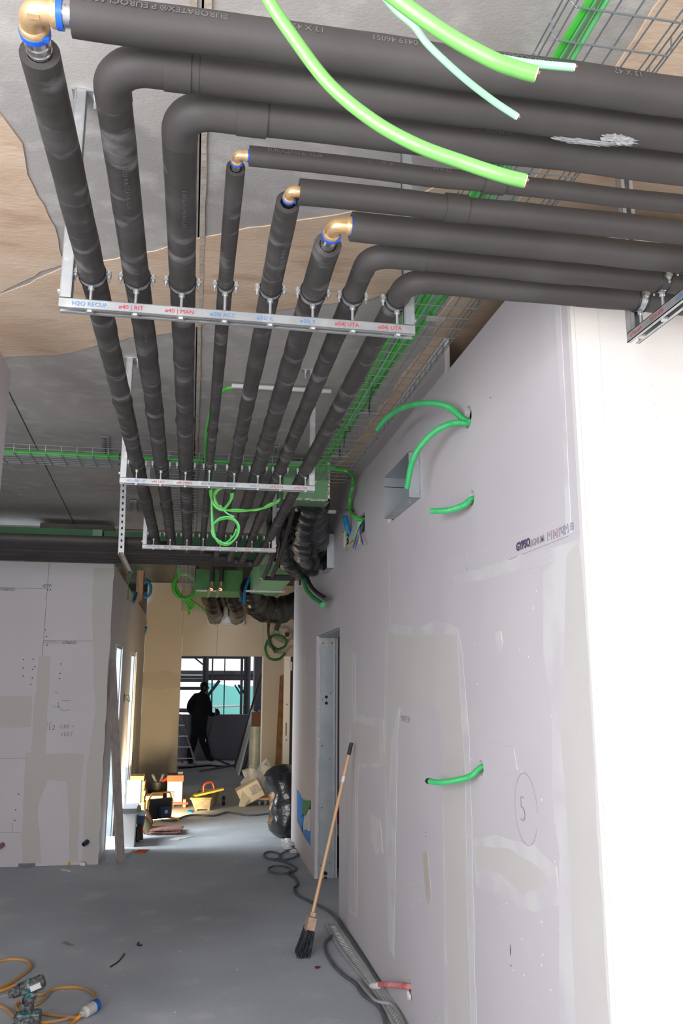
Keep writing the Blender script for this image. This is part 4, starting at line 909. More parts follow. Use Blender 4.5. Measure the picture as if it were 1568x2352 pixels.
p = PX(285, 1603, LWX)
t = Thing('wall_box', 'small open wall box with green wire loop on left corridor wall', 'electrical box', p)
t.part('box_rim', MB().box(p + V((0, -.09, -.05)), p + V((.006, .09, .05))), grey_pl); t.part('green_wire', MB().tube(catmull([p + V((.005, -.03, .02)), p + V((.06, -.06, .03)), p + V((.07, 0, -.05)), p + V((.02, .05, 0))], 6), .005, 6), cab_g)
# ================================================================ FLOOR THINGS: RIGHT SIDE
# broom
bt = PX(807, 1706, 1.13); bb = PZ(716, 2118, .17); bb.y = bt.y - .10; bb = PY(714, 2115, bt.y - .12)
t = Thing('broom', 'broom with pale wooden handle leaning on the right wall', 'broom', V((bb.x, bb.y, 0)))
ax = (bt - bb).normalized(); t.part('handle', MB().tube([bb, bt - ax * .07], .0115, 14), wood_h); t.part('grip', MB().tube([bt - ax * .085, bt - ax * .003, bt], [.0135, .0135, .010], 14), black)
t.part('price_sticker', MB().tube([bt - ax * .27, bt - ax * .23], .0122, 14), white_rag)
sd = V((0, 1, 0)); nr = ax.cross(sd).normalized(); sd = nr.cross(ax)
c = bb - ax * .015
t.part('head_block', MB().obox(c, ax, nr, V((0, 1, 0)), .045, .026, .05).obox(c + ax * .05, ax, nr, V((0, 1, 0)), .02, .017, .02), woodb)
br = MB()
for k in range(260):
    a0 = random.uniform(-.024, .024); b0 = random.uniform(-.14, .14) * .6
    st = c - ax * .03 + nr * a0 + V((0, 1, 0)) * b0
    zend = .002; dd = (V((-.30, 0, -1)) * 1 + V((random.uniform(-.14, .14), random.uniform(-.12, .12), 0))).normalized()
    L_ = (st.z - zend) / -dd.z; br.tube([st, st + dd * L_], [.0022, .0016], 4)
t.part('bristles', br, bristle, kind='stuff')
# floor strip and cables
def fz(px, py, z=.01): return PZ(px, py, z)
lo = [fz(743, 2118), fz(775, 2175), (fz(830, 2245)), fz(868, 2295), fz(925, 2400)]; hi = [fz(776, 2118), fz(808, 2165), fz(850, 2225), fz(884, 2268), fz(960, 2360)]
lo = catmull(lo, 6); hi = catmull(hi, 6); mb = MB(); n = len(lo)
prof_ = (0, .12, .3, .7, .88, 1); hz = (.006, .011, .004, .004, .011, .006); vs = []
for k in range(n):
    for p_, h_ in zip(prof_, hz): q_ = lo[k].lerp(hi[k], p_); vs.append(V((q_.x, q_.y, h_)))
m6 = 6; mb.add(vs, [(k * m6 + j, k * m6 + j + 1, (k + 1) * m6 + j + 1, (k + 1) * m6 + j) for k in range(n - 1) for j in range(m6 - 1)])
t = Thing('metal_strip', 'dusty ribbed corner strip lying bent along the right wall foot', 'strip', lo[0]); t.part('strip', mb, mat('dusty_zinc', (.40, .41, .41), .6, .1, c2=(.48, .48, .48), scale=12))
for k in range(1, n - 1):
    for w_ in range(3):
        f_ = w_ / 3; a = lo[k].lerp(lo[k + 1], f_); b = hi[k].lerp(hi[k + 1], f_); p1 = a.lerp(b, .34); p2 = a.lerp(b, .66); p1.z = p2.z = .005
        if a.y > 4.4: t.part('rib', MB().cyl(p1, p2, .0022, 4), whiteb)
cable('floor_cable', 'dusty grey cable snaking from the coil along right wall', [fz(668, 2005), fz(683, 2030), fz(675, 2040), fz(682, 2055), fz(710, 2070), fz(750, 2090), fz(775, 2112), fz(790, 2135), fz(815, 2170), fz(838, 2205), fz(862, 2245), fz(880, 2268)], .011, cordg)
cable('floor_cable', 'grey cable looping round the ribbed strip in the foreground', [fz(762, 2150), fz(748, 2165), fz(748, 2185), fz(765, 2215), fz(790, 2240), fz(815, 2258), fz(835, 2285), fz(870, 2312), fz(885, 2350), fz(890, 2400)], .011, cordg)
cable('floor_cable', 'pale cable end crossing the bottom of the ribbed strip', [fz(820, 2250, .02), fz(840, 2275, .02), fz(865, 2300, .02), fz(900, 2308, .015), fz(925, 2345, .012), fz(940, 2400, .012)], .010, mat('pale_cord', (.28, .28, .28), .6))
mb = MB()
for (cx_, cy_, rx, ry, t0) in ((625, 1965, 19, 9, 0), (665, 1963, 24, 9, .5), (642, 1998, 26, 9, 1.0)):
    mb.tube([fz(cx_ + rx * math.cos(a) + ry * .4 * math.sin(a), cy_ + ry * math.sin(a) - (cx_ > 650) * (rx * .3 * math.cos(a)), .012 + .01 * t0) for a in [k * math.pi / 10 for k in range(21)]], .010, 8)
mb.tube(catmull([fz(625, 1974), fz(655, 1980), fz(680, 1995), fz(665, 2008), fz(672, 2015)], 6), .010, 8)
single('cable_coil', mb, cordg, 'loose dark cable coil on floor before the door opening', 'cable')
cable('floor_cable', 'long dark cable lying across the corridor floor', [fz(622, 1868), fz(600, 1871), fz(570, 1873), fz(545, 1869), fz(520, 1866), fz(490, 1874), fz(450, 1872), fz(425, 1875), fz(400, 1885), fz(370, 1884)], .013, cordg)
# rubble at the foot of wall
for k, (x, y, s_) in enumerate(((672, 1945, .07), (660, 1952, .05), (688, 1935, .05), (680, 1960, .04))):
    p = fz(x, y, .0); p.x = min(p.x, RW - s_ * 1.1); single('rubble', MB().blob(p + V((0, 0, s_ * .45)), s_, s_ * 1.4, s_ * .5, 10, 6, .9, 2, None), white_rag, 'whitish plaster rubble lump at wall foot near the bin bag', 'rubble', 'plaster rubble near the bin bag')
# bags through the broken hole
t = Thing('plastic_bags', 'blue and green plastic bags stuffed in the broken wall hole', 'bag', V((XF + .05, 8.7, .2)))
def bag_patch(px, m_, off, seed):
    t.part('bag', tri_plate(ragged([PX(x, y, XF + off) for x, y in px], .08, .02, seed, 0), (.02, 0, 0)), m_)
bag_patch([(682, 1814), (696, 1834), (699, 1850), (690, 1885), (683, 1882)], bluebag, .006, 1); bag_patch([(697, 1836), (713, 1840), (712, 1855), (700, 1872), (694, 1865)], greenbag, .004, 2)
bag_patch([(697, 1872), (712, 1858), (712, 1912), (692, 1912)], whitebag, .008, 3); bag_patch([(683, 1884), (697, 1872), (692, 1910), (712, 1908), (712, 1942), (700, 1922)], bluebag, .002, 4)
# room beyond the opening: things glimpsed
single('red_box', MB().box((1.42, 8.2, .42), (1.62, 8.4, .62)), mat('red_carton', (.55, .05, .02), .6), 'red packet glimpsed through door opening behind broom', 'box')
single('rag_pile', MB().blob((1.50, 8.4, .12), .12, .15, .15, 12, 8, .8, 3), navy, 'dark crumpled rags glimpsed through the door opening', 'rags')
struct('wall_side_room', MB().box((3.2, 2.4, 0), (3.3, 9.7, 3.2)), board)

# ================================================================ FLOOR THINGS: LEFT FRONT (drill, cord, plug)
dy = 4.86
def dp(px, py, o=0): return PY(px, py, dy + o)
t = Thing('cordless_drill', 'dusty teal and black cordless drill standing on its battery', 'drill', V((dp(65, 2340).x, dy, 0)))
A = dp(22, 2285); B = dp(48, 2272); Cc = dp(70, 2266); D = dp(102, 2252)
t.part('motor_housing', MB().tube([Cc, Cc.lerp(D, .15), Cc.lerp(D, .8), D], [.034, .036, .036, .027], 18), toolg)
t.part('teal_shell', MB().tube([B.lerp(Cc, .8), Cc.lerp(D, .12)], [.038, .038], 18), teal)
t.part('gear_collar', MB().tube([B, B.lerp(Cc, .25), B.lerp(Cc, .8)], [.030, .035, .036], 18), toolg)
t.part('chuck', MB().tube([A, A.lerp(B, .3), B], [.014, .026, .031], 18), toolg)
t.part('chuck_nose', MB().tube([A - (B - A) * .12, A], [.015, .018], 14), steel)
bt_ = t.part('drill_bit', MB().tube([A, dp(-45, 2297)], .0042, 10), steel)
gz = dp(62, 2330); t.part('handle', MB().tube(catmull([dp(70, 2285), dp(68, 2300), dp(66, 2320), dp(66, 2342)], 5), [.030, .024, .023, .027], 14, flat=1.0), toolg)
t.part('teal_grip', MB().tube([dp(72, 2276), dp(66, 2296)], [.032, .027], 14), teal); t.part('trigger', MB().blob(dp(57, 2298), .014, .010, .020), black)
bz = dp(62, 2352); t.part('battery', MB().obox(V((bz.x, dy, .035)), V((1, 0, 0)), V((0, 1, 0)), V((0, 0, 1)), .062, .045, .033), toolg)
t.part('battery_shell', MB().obox(V((bz.x + .005, dy, .072)), V((1, 0, 0)), V((0, 1, 0)), V((0, 0, 1)), .055, .04, .006), teal)
ctr = Cc.lerp(D, .45); axd = (D - Cc).normalized(); t.part('label_plate', MB().obox(ctr + V((0, -.0365, -.004)), axd, V((0, 1, 0)), axd.cross(V((0, 1, 0))), .026, .0012, .013), whiteb)
cable('extension_cord', 'orange cord loop at the left edge on the floor', [fz(-60, 2230), fz(0, 2208), fz(30, 2203), fz(62, 2207), fz(71, 2222), fz(50, 2240), fz(10, 2266), fz(-60, 2300)], .009, cordo)
cable('extension_cord', 'orange cord running from drill loop to the white connector', [fz(-60, 2290, .02), fz(0, 2276, .02), fz(45, 2263, .02), fz(90, 2285), fz(130, 2270), fz(180, 2268), fz(212, 2280), fz(221, 2302)], .009, cordo)
cable('extension_cord', 'orange cord sweeping under the drill to connector back', [fz(-60, 2290), fz(10, 2315), fz(40, 2340), fz(90, 2348), fz(140, 2343), fz(170, 2334), fz(187, 2328)], .009, cordo)
cable('extension_cord', 'pale orange cord curling around behind the drill', [fz(115, 2275), fz(105, 2290), fz(80, 2308, .01), fz(50, 2300, .01), fz(37, 2310), fz(45, 2322), fz(80, 2325), fz(130, 2333), fz(175, 2337, .02)], .008, cordo)
cable('extension_cord', 'bright orange cord leaving the frame bottom beside the connector', [fz(186, 2332, .03), fz(170, 2345), fz(150, 2370), fz(130, 2420)], .009, mat('bright_orange_cord', (.70, .28, .02), .5))
t = Thing('cable_connector', 'white and blue industrial cable connector on floor', 'plug', fz(205, 2315, 0)); a = fz(187, 2330, .03); b = fz(222, 2308, .035)
t.part('body', MB().tube([a, a.lerp(b, .15), a.lerp(b, .25), a.lerp(b, .75)], [.014, .016, .028, .030], 16), plugw); t.part('blue_cap', MB().tube([a.lerp(b, .74), b], [.033, .031], 16), plugb)
cable('zip_tie_scrap', 'thin black cable tie scrap lying on open floor', [fz(253, 2221, .004), fz(270, 2210, .004), fz(279, 2200, .004), fz(286, 2190, .004)], .004, black, cat='scrap')
cable('zip_tie_scrap', 'small curled black scrap on the open floor', [fz(318, 2165, .004), fz(316, 2169, .004), fz(320, 2172, .004), fz(326, 2171, .004)], .006, black, cat='scrap')
single('leaf_scrap', MB().blob(fz(729, 2222, .006), .02, .012, .006, 8, 5, .8, 4), mat('dark_red_scrap', (.12, .02, .015), .7), 'tiny dark red scrap on floor right of the broom', 'scrap')
mkobj('floor_stain', tri_plate(ragged([fz(140, 2166, .0006), fz(152, 2162, .0006), (fz(176, 2173, .0006)), fz(160, 2172, .0006)], .03, .01, 2, 2), (0, 0, .0006)), mat('brown_stain', (.30, .275, .235), .9), parent=fl)

# ================================================================ FAR LEFT THINGS
# leaning strip
b0 = fz(277, 1980, 0); top = PX(257, 1516, LWX + .015); ax = (top - b0).normalized(); wdir = V((1, 0, 0)); nn_ = ax.cross(wdir).normalized(); wdir = nn_.cross(ax).normalized()
t = Thing('leaning_board', 'long pale board strip leaning against the left wall corner', 'board', b0)
c = (b0 + top) / 2; L_ = (top - b0).length
t.part('board', MB().obox(c, ax, (V((.55, .83, 0)) - ax * V((.55, .83, 0)).dot(ax)).normalized(), ax.cross(V((.55, .83, 0))).normalized(), L_ / 2, .055, .010), mat('scuffed_board', (.42, .38, .36), .8, c2=(.34, .29, .27), scale=10))
e = V((.55, .83, 0)).normalized(); t.part('broken_edge', MB().obox(c - e * .056, ax, e, ax.cross(e).normalized(), L_ / 2, .004, .012), ply_l)
def cbox(name, label, px0, px1, pyt, pyb, y, dep, m_, cat='box', group=None, rz=0, extra=None):
    """upright box whose front face spans the pixels at distance y"""
    a = PY(px0, pyb, y); b = PY(px1, pyt, y); z0 = max(0.0, PY((px0 + px1) / 2, pyb, y).z)
    t = Thing(name, label, cat, V(((a.x + b.x) / 2, y, z0)), group); R_ = Matrix.Rotation(rz, 3, 'Z')
    t.part('body', MB().box((a.x, y, z0), (b.x, y + dep, b.z), R_), m_)
    t.info = (a.x, b.x, z0, b.z); return t
t = Thing('white_crate', 'white open-topped crate with raised lid glowing in side daylight', 'crate', fz(295, 1960, 0))
y_ = 9.75; g = lambda x, y: PY(x, y, y_)
zf = 0.0
a = g(279, 1935); b = g(311, 1868); z1 = b.z
t.part('body', MB().box((a.x, y_, 0), (b.x, y_ + .45, z1)), whiteb); t.part('rim', MB().box((a.x - .01, y_ - .015, z1 - .0), (b.x + .01, y_ + .46, z1 + .05)), grey_pl)
t.part('lid', MB().box((a.x, y_ + .42, z1 + .05), (b.x + .02, y_ + .45, g(300, 1808).z + .03)), whiteb); t.part('lid_frame', MB().box((b.x + .02, y_ + .415, z1 + .05), (b.x + .035, y_ + .455, g(300, 1808).z + .03)), grey_pl)
p = fz(300, 1932, 0); t = Thing('tool_bag', 'navy cylindrical tool bag leaning beside the white crate', 'bag', p); y_ = p.y
t.part('bag_body', MB().tube([PY(303, 1928, y_), PY(306, 1915, y_), PY(318, 1870, y_)], [.085, .10, .08], 18, wob=.1), navy); t.part('bag_pocket', MB().tube([PY(316, 1928, y_ - .06), PY(318, 1900, y_ - .06), PY(322, 1880, y_)], [.06, .05, .03], 12, wob=.2), black)
t.part('silver_collar', MB().tube([PY(317, 1870, y_), PY(319, 1862, y_)], .082, 16), whitebag); t.part('handle', MB().tube([PY(319, 1862, y_), PY(317, 1850, y_)], .03, 10), tub); t.part('button', MB().blob(PY(311, 1896, y_ - .12), .02, .01, .02), whiteb)
p = fz(338, 1915, 0); y_ = p.y + .0; t = Thing('power_saw', 'power tool with brown loop handle beside the navy bag', 'power tool', p)
t.part('loop_handle', MB().tube(catmull([PY(326, 1868, y_), PY(336, 1862, y_), (PY(343, 1875, y_)), PY(347, 1890, y_), PY(338, 1898, y_)], 6), .022, 10), mat('brown_grip', (.10, .035, .02), .5)); t.part('motor_body', MB().tube([PY(326, 1880, y_), PY(335, 1898, y_), PY(342, 1910, y_)], [.05, .07, .06], 14, wob=.2), mat('olive_tool', (.12, .11, .05), .6)); t.part('orange_guard', MB().blob(PY(328, 1903, y_ - .03), .04, .03, .05, 12, 8), orange)
ybx = 12.55
lv = [1782, 1795, 1806, 1817, 1829, 1842, 1858]
for k in range(6):
    o_ = (-1, 1, 0, 2, 0, 1)[k]; tb = Thing('cardboard_box', ('topmost', 'second highest', 'third highest', 'fourth highest', 'fifth highest', 'lowest')[k] + ' flat cardboard box in the tall stack', 'box', V((0, ybx, 0)), 'cardboard boxes in the tall stack')
    a = PY(300 + o_, lv[k + 1], ybx); b = PY(331 + o_, lv[k], ybx); z0 = a.z if k < 5 else 0.0
    tb.part('carton', MB().box((a.x, ybx, z0 + .001), (b.x, ybx + .3, b.z - .001)), (card, card_l)[k % 2]); tb.part('flap_seam', MB().box((a.x + .01, ybx - .002, (z0 + b.z) / 2 - .003), (b.x - .01, ybx, (z0 + b.z) / 2 + .003)), card_l)
for k, (pt, pb) in enumerate(((1828, 1838), (1838, 1860))):
    tb = Thing('cardboard_box', ('upper' if k == 0 else 'lower') + ' cardboard box of the short pile behind floodlight', 'box', V((0, ybx - .2, 0)), 'cardboard boxes in the short pile')
    a = PY(334, pb, ybx - .1); b = PY(373, pt, ybx - .1); z0 = a.z if k == 0 else 0.0
    tb.part('carton', MB().box((a.x, ybx - .1, z0 + .001), (b.x, ybx + .2, b.z - .001)), (card_l, card)[k])
# floodlight on stand, facing the end wall
p = fz(372, 1884, 0); y_ = p.y; fc = PY(366, 1857, y_)
t = Thing('floodlight', 'black work floodlight on yellow tubular stand seen from behind', 'floodlight', V((fc.x, y_, 0)))
dirn = V((-.45, .85, .12)).normalized(); sdv = dirn.cross(V((0, 0, 1))).normalized(); upv = sdv.cross(dirn)
t.part('lamp_housing', MB().obox(fc, sdv, upv, dirn, .155, .125, .025), black); hb_ = t.part('driver_box', MB().obox(fc - dirn * .06 + sdv * .05 - upv * .02, sdv, upv, dirn, .07, .06, .04), navy)
em = mat('lit_lamp_glass', (1.0, .80, .48), .4, emit=25); t.part('lamp_glass', MB().obox(fc + dirn * .027, sdv, upv, dirn, .14, .11, .002), em)
t.part('rating_label', MB().obox(fc - dirn * .102 + sdv * .05 - upv * .02, sdv, upv, dirn, .02, .02, .001), whitebag, hb_)
st_ = MB()
for s_ in (-1, 1):
    q_ = fc + sdv * .17 * s_; st_.tube([q_ + upv * .10, q_ - upv * .13, V((q_.x, q_.y, .02))], .012, 8); st_.tube([V((q_.x, q_.y, .02)) - V((dirn.x, dirn.y, 0)) * .22, V((q_.x, q_.y, .02)) + V((dirn.x, dirn.y, 0)) * .18], .013, 8)
st_.tube([fc + sdv * .17 + upv * .10, fc + sdv * .12 + upv * .2, fc - sdv * .12 + upv * .2, fc - sdv * .17 + upv * .10], .012, 8)
t.part('tubular_stand', st_, yellow)
lt = area('floodlight_beam', fc + dirn * .06, fc + dirn * 3, .26, .2, 68, (1.0, .74, .40))
# black tool bucket
p = PY(360, 1825, 13.4); t = Thing('tool_bucket', 'black bucket of red-handled tools behind short box pile', 'bucket', V((p.x, 13.4, 0)))
t.part('bucket', MB().tube([V((p.x, 13.4, 0)), V((p.x, 13.4, PY(360, 1795, 13.4).z))], [.13, .15], 16), black)
for (a_, b_, mm) in (((366, 1800), (375, 1778), toolg), ((360, 1800), (350, 1779), toolg), ((372, 1795), (386, 1787), redp), ((352, 1806), (350, 1812), redp)): t.part('tool_handle', MB().tube([PY(*a_, 13.35), PY(*b_, 13.35)], .022, 8), mm)
# white carton on red dolly with wheels
y_ = 12.7; t = Thing('carton_box', 'tall cream carton with dark brown lid near the opening', 'box', V((PY(400, 1840, y_).x, y_, .1)))
a = PY(383, 1842, y_); b = PY(419, 1795, y_); t.part('body', MB().box((a.x, y_, a.z), (b.x, y_ + .4, b.z)), card_w); t.part('lid', MB().box((a.x - .01, y_ - .01, b.z), (b.x + .015, y_ + .41, PY(400, 1781, y_).z)), card_b)
o_ = PY(391, 1816, y_); t.part('side_lettering', text_mb('BONO', .085, lambda u, v: V((o_.x + v, y_ - .003, o_.z - u)), .002), ink_purple, smooth=0)
t = Thing('hand_dolly', 'red flat dolly with pale wheel under the cream carton', 'dolly', V((a.x, y_, 0))); t.part('deck', MB().box((a.x - .0, y_ - .08, a.z - .03), (PY(432, 1843, y_).x, y_ + .45, a.z - .002)), redp)
for xw in (a.x + .04, PY(423, 1850, y_).x):
    for yw in (y_ - .02, y_ + .4): t.part('wheel', MB().tube([V((xw - .02, yw, .06)), V((xw + .02, yw, .06))], .06, 16), tub)
single('paper_bundle', MB().box((PY(408, 1779, y_).x, y_ + .1, PY(400, 1781, y_).z + .002), (PY(420, 1779, y_).x, y_ + .3, PY(400, 1776, y_).z)), white_rag, 'white paper bundle lying on the brown carton lid', 'paper')
# mortar tub with trowel
p = fz(472, 1862, 0); y_ = p.y; t = Thing('mortar_tub', 'worn trapezoid mortar tub full of dried mortar on floor', 'tub', p)
mb = MB(); q0 = [PY(447, 1863, y_), PY(481, 1863, y_)]; q1 = [PY(438, 1833, y_), PY(484, 1833, y_)]; zb = .02; zt = q1[0].z; dl = .75; sh = .13
Bv = [V((q0[0].x, y_, zb)), V((q0[1].x, y_, zb)), V((q0[1].x + sh, y_ + dl, zb)), V((q0[0].x + sh, y_ + dl, zb))]; Tv = [V((q1[0].x, y_ - .08, zt)), V((q1[1].x, y_ - .08, zt)), V((q1[1].x + sh + .02, y_ + dl + .1, zt)), V((q1[0].x + sh, y_ + dl + .1, zt))]
ctr = sum(Bv, V()) / 4; Bi = [ctr + (v - ctr) * .92 + V((0, 0, .03)) for v in Bv]; ctr2 = sum(Tv, V()) / 4; Ti = [ctr2 + (v - ctr2) * .92 for v in Tv]
mb.add(Bv + Tv + Ti + Bi, [(3, 2, 1, 0), (0, 1, 5, 4), (1, 2, 6, 5), (2, 3, 7, 6), (3, 0, 4, 7), (4, 5, 9, 8), (5, 6, 10, 9), (6, 7, 11, 10), (7, 4, 8, 11), (8, 9, 13, 12), (9, 10, 14, 13), (10, 11, 15, 14), (11, 8, 12, 15), (12, 13, 14, 15)])
t.part('tub_shell', mb, tub); t.part('rim', MB().tube([Tv[0], Tv[1], Tv[2], Tv[3], Tv[0]], .014, 6), mud)
for s_ in (0, 1): t.part('foot', MB().box((q0[s_].x - .03 * s_, y_ - .005, 0), (q0[s_].x + .03 * (1 - s_), y_ + .06, .03)), tub)
t.part('wheel', MB().tube([V((q0[1].x + sh + .06, y_ + .45, .07)), V((q0[1].x + sh + .1, y_ + .45, .07))], .065, 14), black)
t.part('dried_mortar', MB().blob(ctr2 + V((0, .1, -.06)), .16, .3, .06, 14, 8, .4, 3), mud)
t = Thing('plastering_trowel', 'yellow plastering float with red handle lying across mortar tub', 'trowel', V((ctr2.x, y_ + .2, zt)))
t.part('blade', MB().obox(V((ctr2.x + .04, y_ + .15, zt + .055)), V((.97, .1, .2)).normalized(), V((-.1, .99, 0)).normalized(), V((-.2, 0, .98)).normalized(), .21, .07, .012), mat('yellow_float', (.62, .47, .08), .7))
t.part('loop_handle', MB().tube(catmull([V((ctr2.x - .03, y_ + .15, zt + .06)), V((ctr2.x - .02, y_ + .15, zt + .16)), V((ctr2.x + .08, y_ + .15, zt + .19)), V((ctr2.x + .12, y_ + .15, zt + .10))], 5), .018, 8), mat('dark_red_grip', (.22, .03, .015), .5))
# tipped white carton and plastic
p = fz(570, 1853, 0); y_ = p.y; t = Thing('tipped_carton', 'cream carton tipped on its edge with printed lines', 'box', p)
R_ = Matrix.Rotation(math.radians(28), 3, 'Y'); cc_ = PY(575, 1822, y_); t.part('carton', MB().box(cc_ + V((-.17, 0, -.12)), cc_ + V((.17, .35, .12)), R_.inverted() if False else R_ @ Matrix.Rotation(math.radians(-56), 3, 'Y')), card_w)
t.part('open_flap', tri_plate([PY(548, 1852, y_ - .1), PY(556, 1815, y_), PY(575, 1835, y_), PY(556, 1853, y_ - .1)], (0, .012, 0)), card_w)
for k in range(3):
    o_ = PY(573 + k * 3, 1815 + k * 6, y_ - .004); t.part('printed_line', text_mb('A·EBILGH'[k:k + 6], .05, lambda u, v, o_=o_: V((o_.x + u * .88 - v * .47 * -1 * -1, y_ - .006, o_.z + u * .47 + v * .88)), 0, 2), ink_grey, smooth=0)
single('clear_plastic_sheet', MB().blob(PY(597, 1795, y_ + .5), .26, .2, .24, 18, 12, .7, 2.5), film, 'crumpled clear plastic sheeting above the tipped carton', 'plastic sheet')
t = Thing('wooden_dolly', 'small wooden furniture dolly beside tipped carton', 'dolly', fz(612, 1850, 0)); y_ = 12.7; a = PY(588, 1838, y_); b = PY(632, 1834, y_)
t.part('deck', MB().box((a.x, y_, a.z), (b.x, y_ + .4, a.z + .03)), wood_h)
for xw in (a.x + .05, (a.x + b.x) / 2, b.x - .05): t.part('caster', MB().tube([V((xw - .015, y_ + .06, .04)), V((xw + .015, y_ + .06, .04))], .04, 12), grey_pl); t.part('caster_fork', MB().box((xw - .012, y_ + .05, .04), (xw + .012, y_ + .07, a.z)), zinc)
# bin bag
p = fz(645, 1930, 0); y_ = 10.15; prf = [(0.0, .15), (.04, .20), (.12, .225), (.2, .232), (.3, .23), (.4, .22), (.48, .205), (.56, .20), (.64, .20), (.7, .19), (.75, .15), (.785, .09), (.80, .02)]
mb = MB().tube([V((1.15 + .03 * math.sin(z * 5) + (-.04 if z > .6 else 0), y_ + .02, z + .003)) for z, r in prf], [r for z, r in prf], 36, wob=.3)
single('bin_bag', mb, bagm, 'bulging black rubbish bag standing against the right wall end', 'bag')
# timber plank leaning near the door frame
a = PY(636, 1795, 15.0); b = PY(649, 1553, 15.4); single('timber_plank', MB().obox((V((a.x, a.y, 0)) + b) / 2, (b - V((a.x, a.y, 0))).normalized(), V((1, 0, 0)), V((0, 1, 0)), (b - V((a.x, a.y, 0))).length / 2, .05, .02), mat('orange_timber', (.22, .12, .05), .8, c2=(.15, .08, .035), scale=8), 'orange-brown timber plank leaning left of the white door frame', 'plank')
# tiles, scraps
p = fz(378, 1918, 0)
for k in range(5):
    R_ = Matrix.Rotation(random.uniform(-.15, .15), 3, 'Z'); c = p + V((random.uniform(-.02, .03), .15 + random.uniform(-.03, .03), .006 + k * .013))
    single('floor_tile', MB().box(c - V((.18, .16, .0055)), c + V((.18, .16, .0055)), R_), tile_m, ('lowest', 'second lowest', 'middle', 'second highest', 'top')[k] + ' reddish tile in the small pile on floor', 'tile', 'reddish tiles in a pile')
def scrap(label, px, m_, h=.006, seed=1, cat='scrap'):
    single('floor_scrap', tri_plate(ragged([fz(x, y, .001) for x, y in px], .05, .008, seed, 2), (0, 0, h)), m_, label, cat)
scrap('orange plastic scrap on floor right of leaning board', [(308, 1960), (316, 1953), (340, 1953), (330, 1960)], orange, .01)
scrap('small mustard yellow wedge lying at left wall foot', [(155, 1988), (158, 1982), (178, 1979), (180, 1984)], yellow, .03, 2)
scrap('grey offcut strip lying at the left wall foot', [(35, 1990), (40, 1985), (58, 1988), (80, 1984), (80, 1990), (58, 1994)], galv_d, .03, 3)
scrap('white board offcut on floor behind leaning board', [(262, 1953), (282, 1950), (310, 1952), (298, 1959), (264, 1960)], whiteb, .008, 4)
scrap('long thin white offcut beside the red tiles', [(388, 1930), (405, 1924), (445, 1921), (410, 1930)], whiteb, .006, 5)
scrap('white crumb pile left of the mustard wedge', [(183, 1988), (186, 1981), (196, 1982), (195, 1989)], white_rag, .03, 6)
scrap('pale scrap strip on floor before left wall corner', [(140, 1998), (150, 1996), (166, 2000), (160, 2003)], white_rag, .006, 7)
scrap('small blue scrap on floor before mortar tub', [(430, 1866), (436, 1861), (445, 1863), (440, 1867)], bluebag, .01, 8)
mb = MB()
for k in range(170):
    x = random.uniform(-1.4, 1.05); y = random.uniform(4.5, 12) if random.random() < .7 else random.uniform(8.4, 9.3); s_ = random.uniform(.0015, .0045)
    if y > 8.8: x = max(x, -.75)
    mb.blob((x, y, s_ * .3), s_ * 1.6, s_ * 1.6, s_ * .6, 5, 3)
single('plaster_crumbs', mb, mat('grey_crumb', (.50, .50, .50), .9), 'fine whitish plaster crumbs scattered over the whole floor', 'debris', None, 35, V((0, 0, 0)), 'stuff')

# ================================================================ WINDOW ROOM THINGS
# step ladder
t = Thing('step_ladder', 'aluminium step ladder left of the walking worker', 'ladder', V((0, 19.2, 0)))
def lp(px, py, y): return PY(px, py, y)
for (a, b, y0, y1) in (((450, 1757), (413, 1640), 19.1, 19.4), ((395, 1760), (395, 1640), 19.1, 19.4)): A = lp(*a, y0); A.z = .02; t.part('rail', MB().obox((A + lp(*b, y1)) / 2, (lp(*b, y1) - A).normalized(), V((1, 0, 0)), V((0, 1, 0)), (lp(*b, y1) - A).length / 2, .02, .035), alum)
for k, (y_, x0, x1) in enumerate(((1666, 392, 424), (1691, 392, 431), (1716, 392, 438), (1742, 392, 446))): t.part('tread', MB().box(lp(x0, y_, 19.15) + V((0, 0, -.012)), lp(x1, y_, 19.25) + V((0, .06, .012))), alum)
A = lp(418, 1756, 19.9); A.z = .02; t.part('rear_leg', MB().tube([A, lp(408, 1640, 19.45)], .018, 8), alum)
t.part('red_foot', MB().box(lp(450, 1757, 19.1) * 1 + V((-.03, -.03, -.0)), V((lp(450, 1757, 19.1).x + .03, 19.16, .0))), redp); t.part('red_foot', MB().box((A.x - .03, A.y - .03, 0), (A.x + .03, A.y + .03, .07)), redp)
# leaning boards
for k, (a, b, mm, w_, lb) in enumerate((((545, 1776), (582, 1632), whiteb, .09, 'white edged plasterboard sheet leaning in the window room'), ((560, 1780), (600, 1632), far_wall, .10, 'grey plasterboard sheet leaning behind white edged one'))):
    A = PY(*a, 17.4 + k * .5); A.z = 0; B = PY(*b, 18.4 + k * .5); ax = (B - A).normalized(); single('plasterboard_sheet', MB().obox((A + B) / 2, ax, V((0, 1, 0)), ax.cross(V((0, 1, 0))), (B - A).length / 2, .45, .02 + .02 * k), mm, lb, 'board', 'boards leaning in the window room')
A = PY(538, 1760, 18.6); A.z = 0; B = PY(602, 1540, 19.4); single('timber_plank', MB().obox((A + B) / 2, (B - A).normalized(), V((0, 1, 0)), V((1, 0, 0)), (B - A).length / 2, .05, .02), mat('brown_plank', (.12, .08, .06), .8), 'long dark plank leaning right of the window', 'plank')
A = PY(572, 1765, 16.3); B = PY(599, 1668, 16.3); single('wrapped_roll', MB().tube([V(((A.x + B.x) / 2, 16.3, 0)), V(((A.x + B.x) / 2, 16.3, (B.z)))], .12, 18, wob=.1), mat('cream_film', (.50, .50, .42), .4, c2=(.40, .40, .34), scale=6), 'tall cream film-wrapped roll standing inside the opening', 'roll')
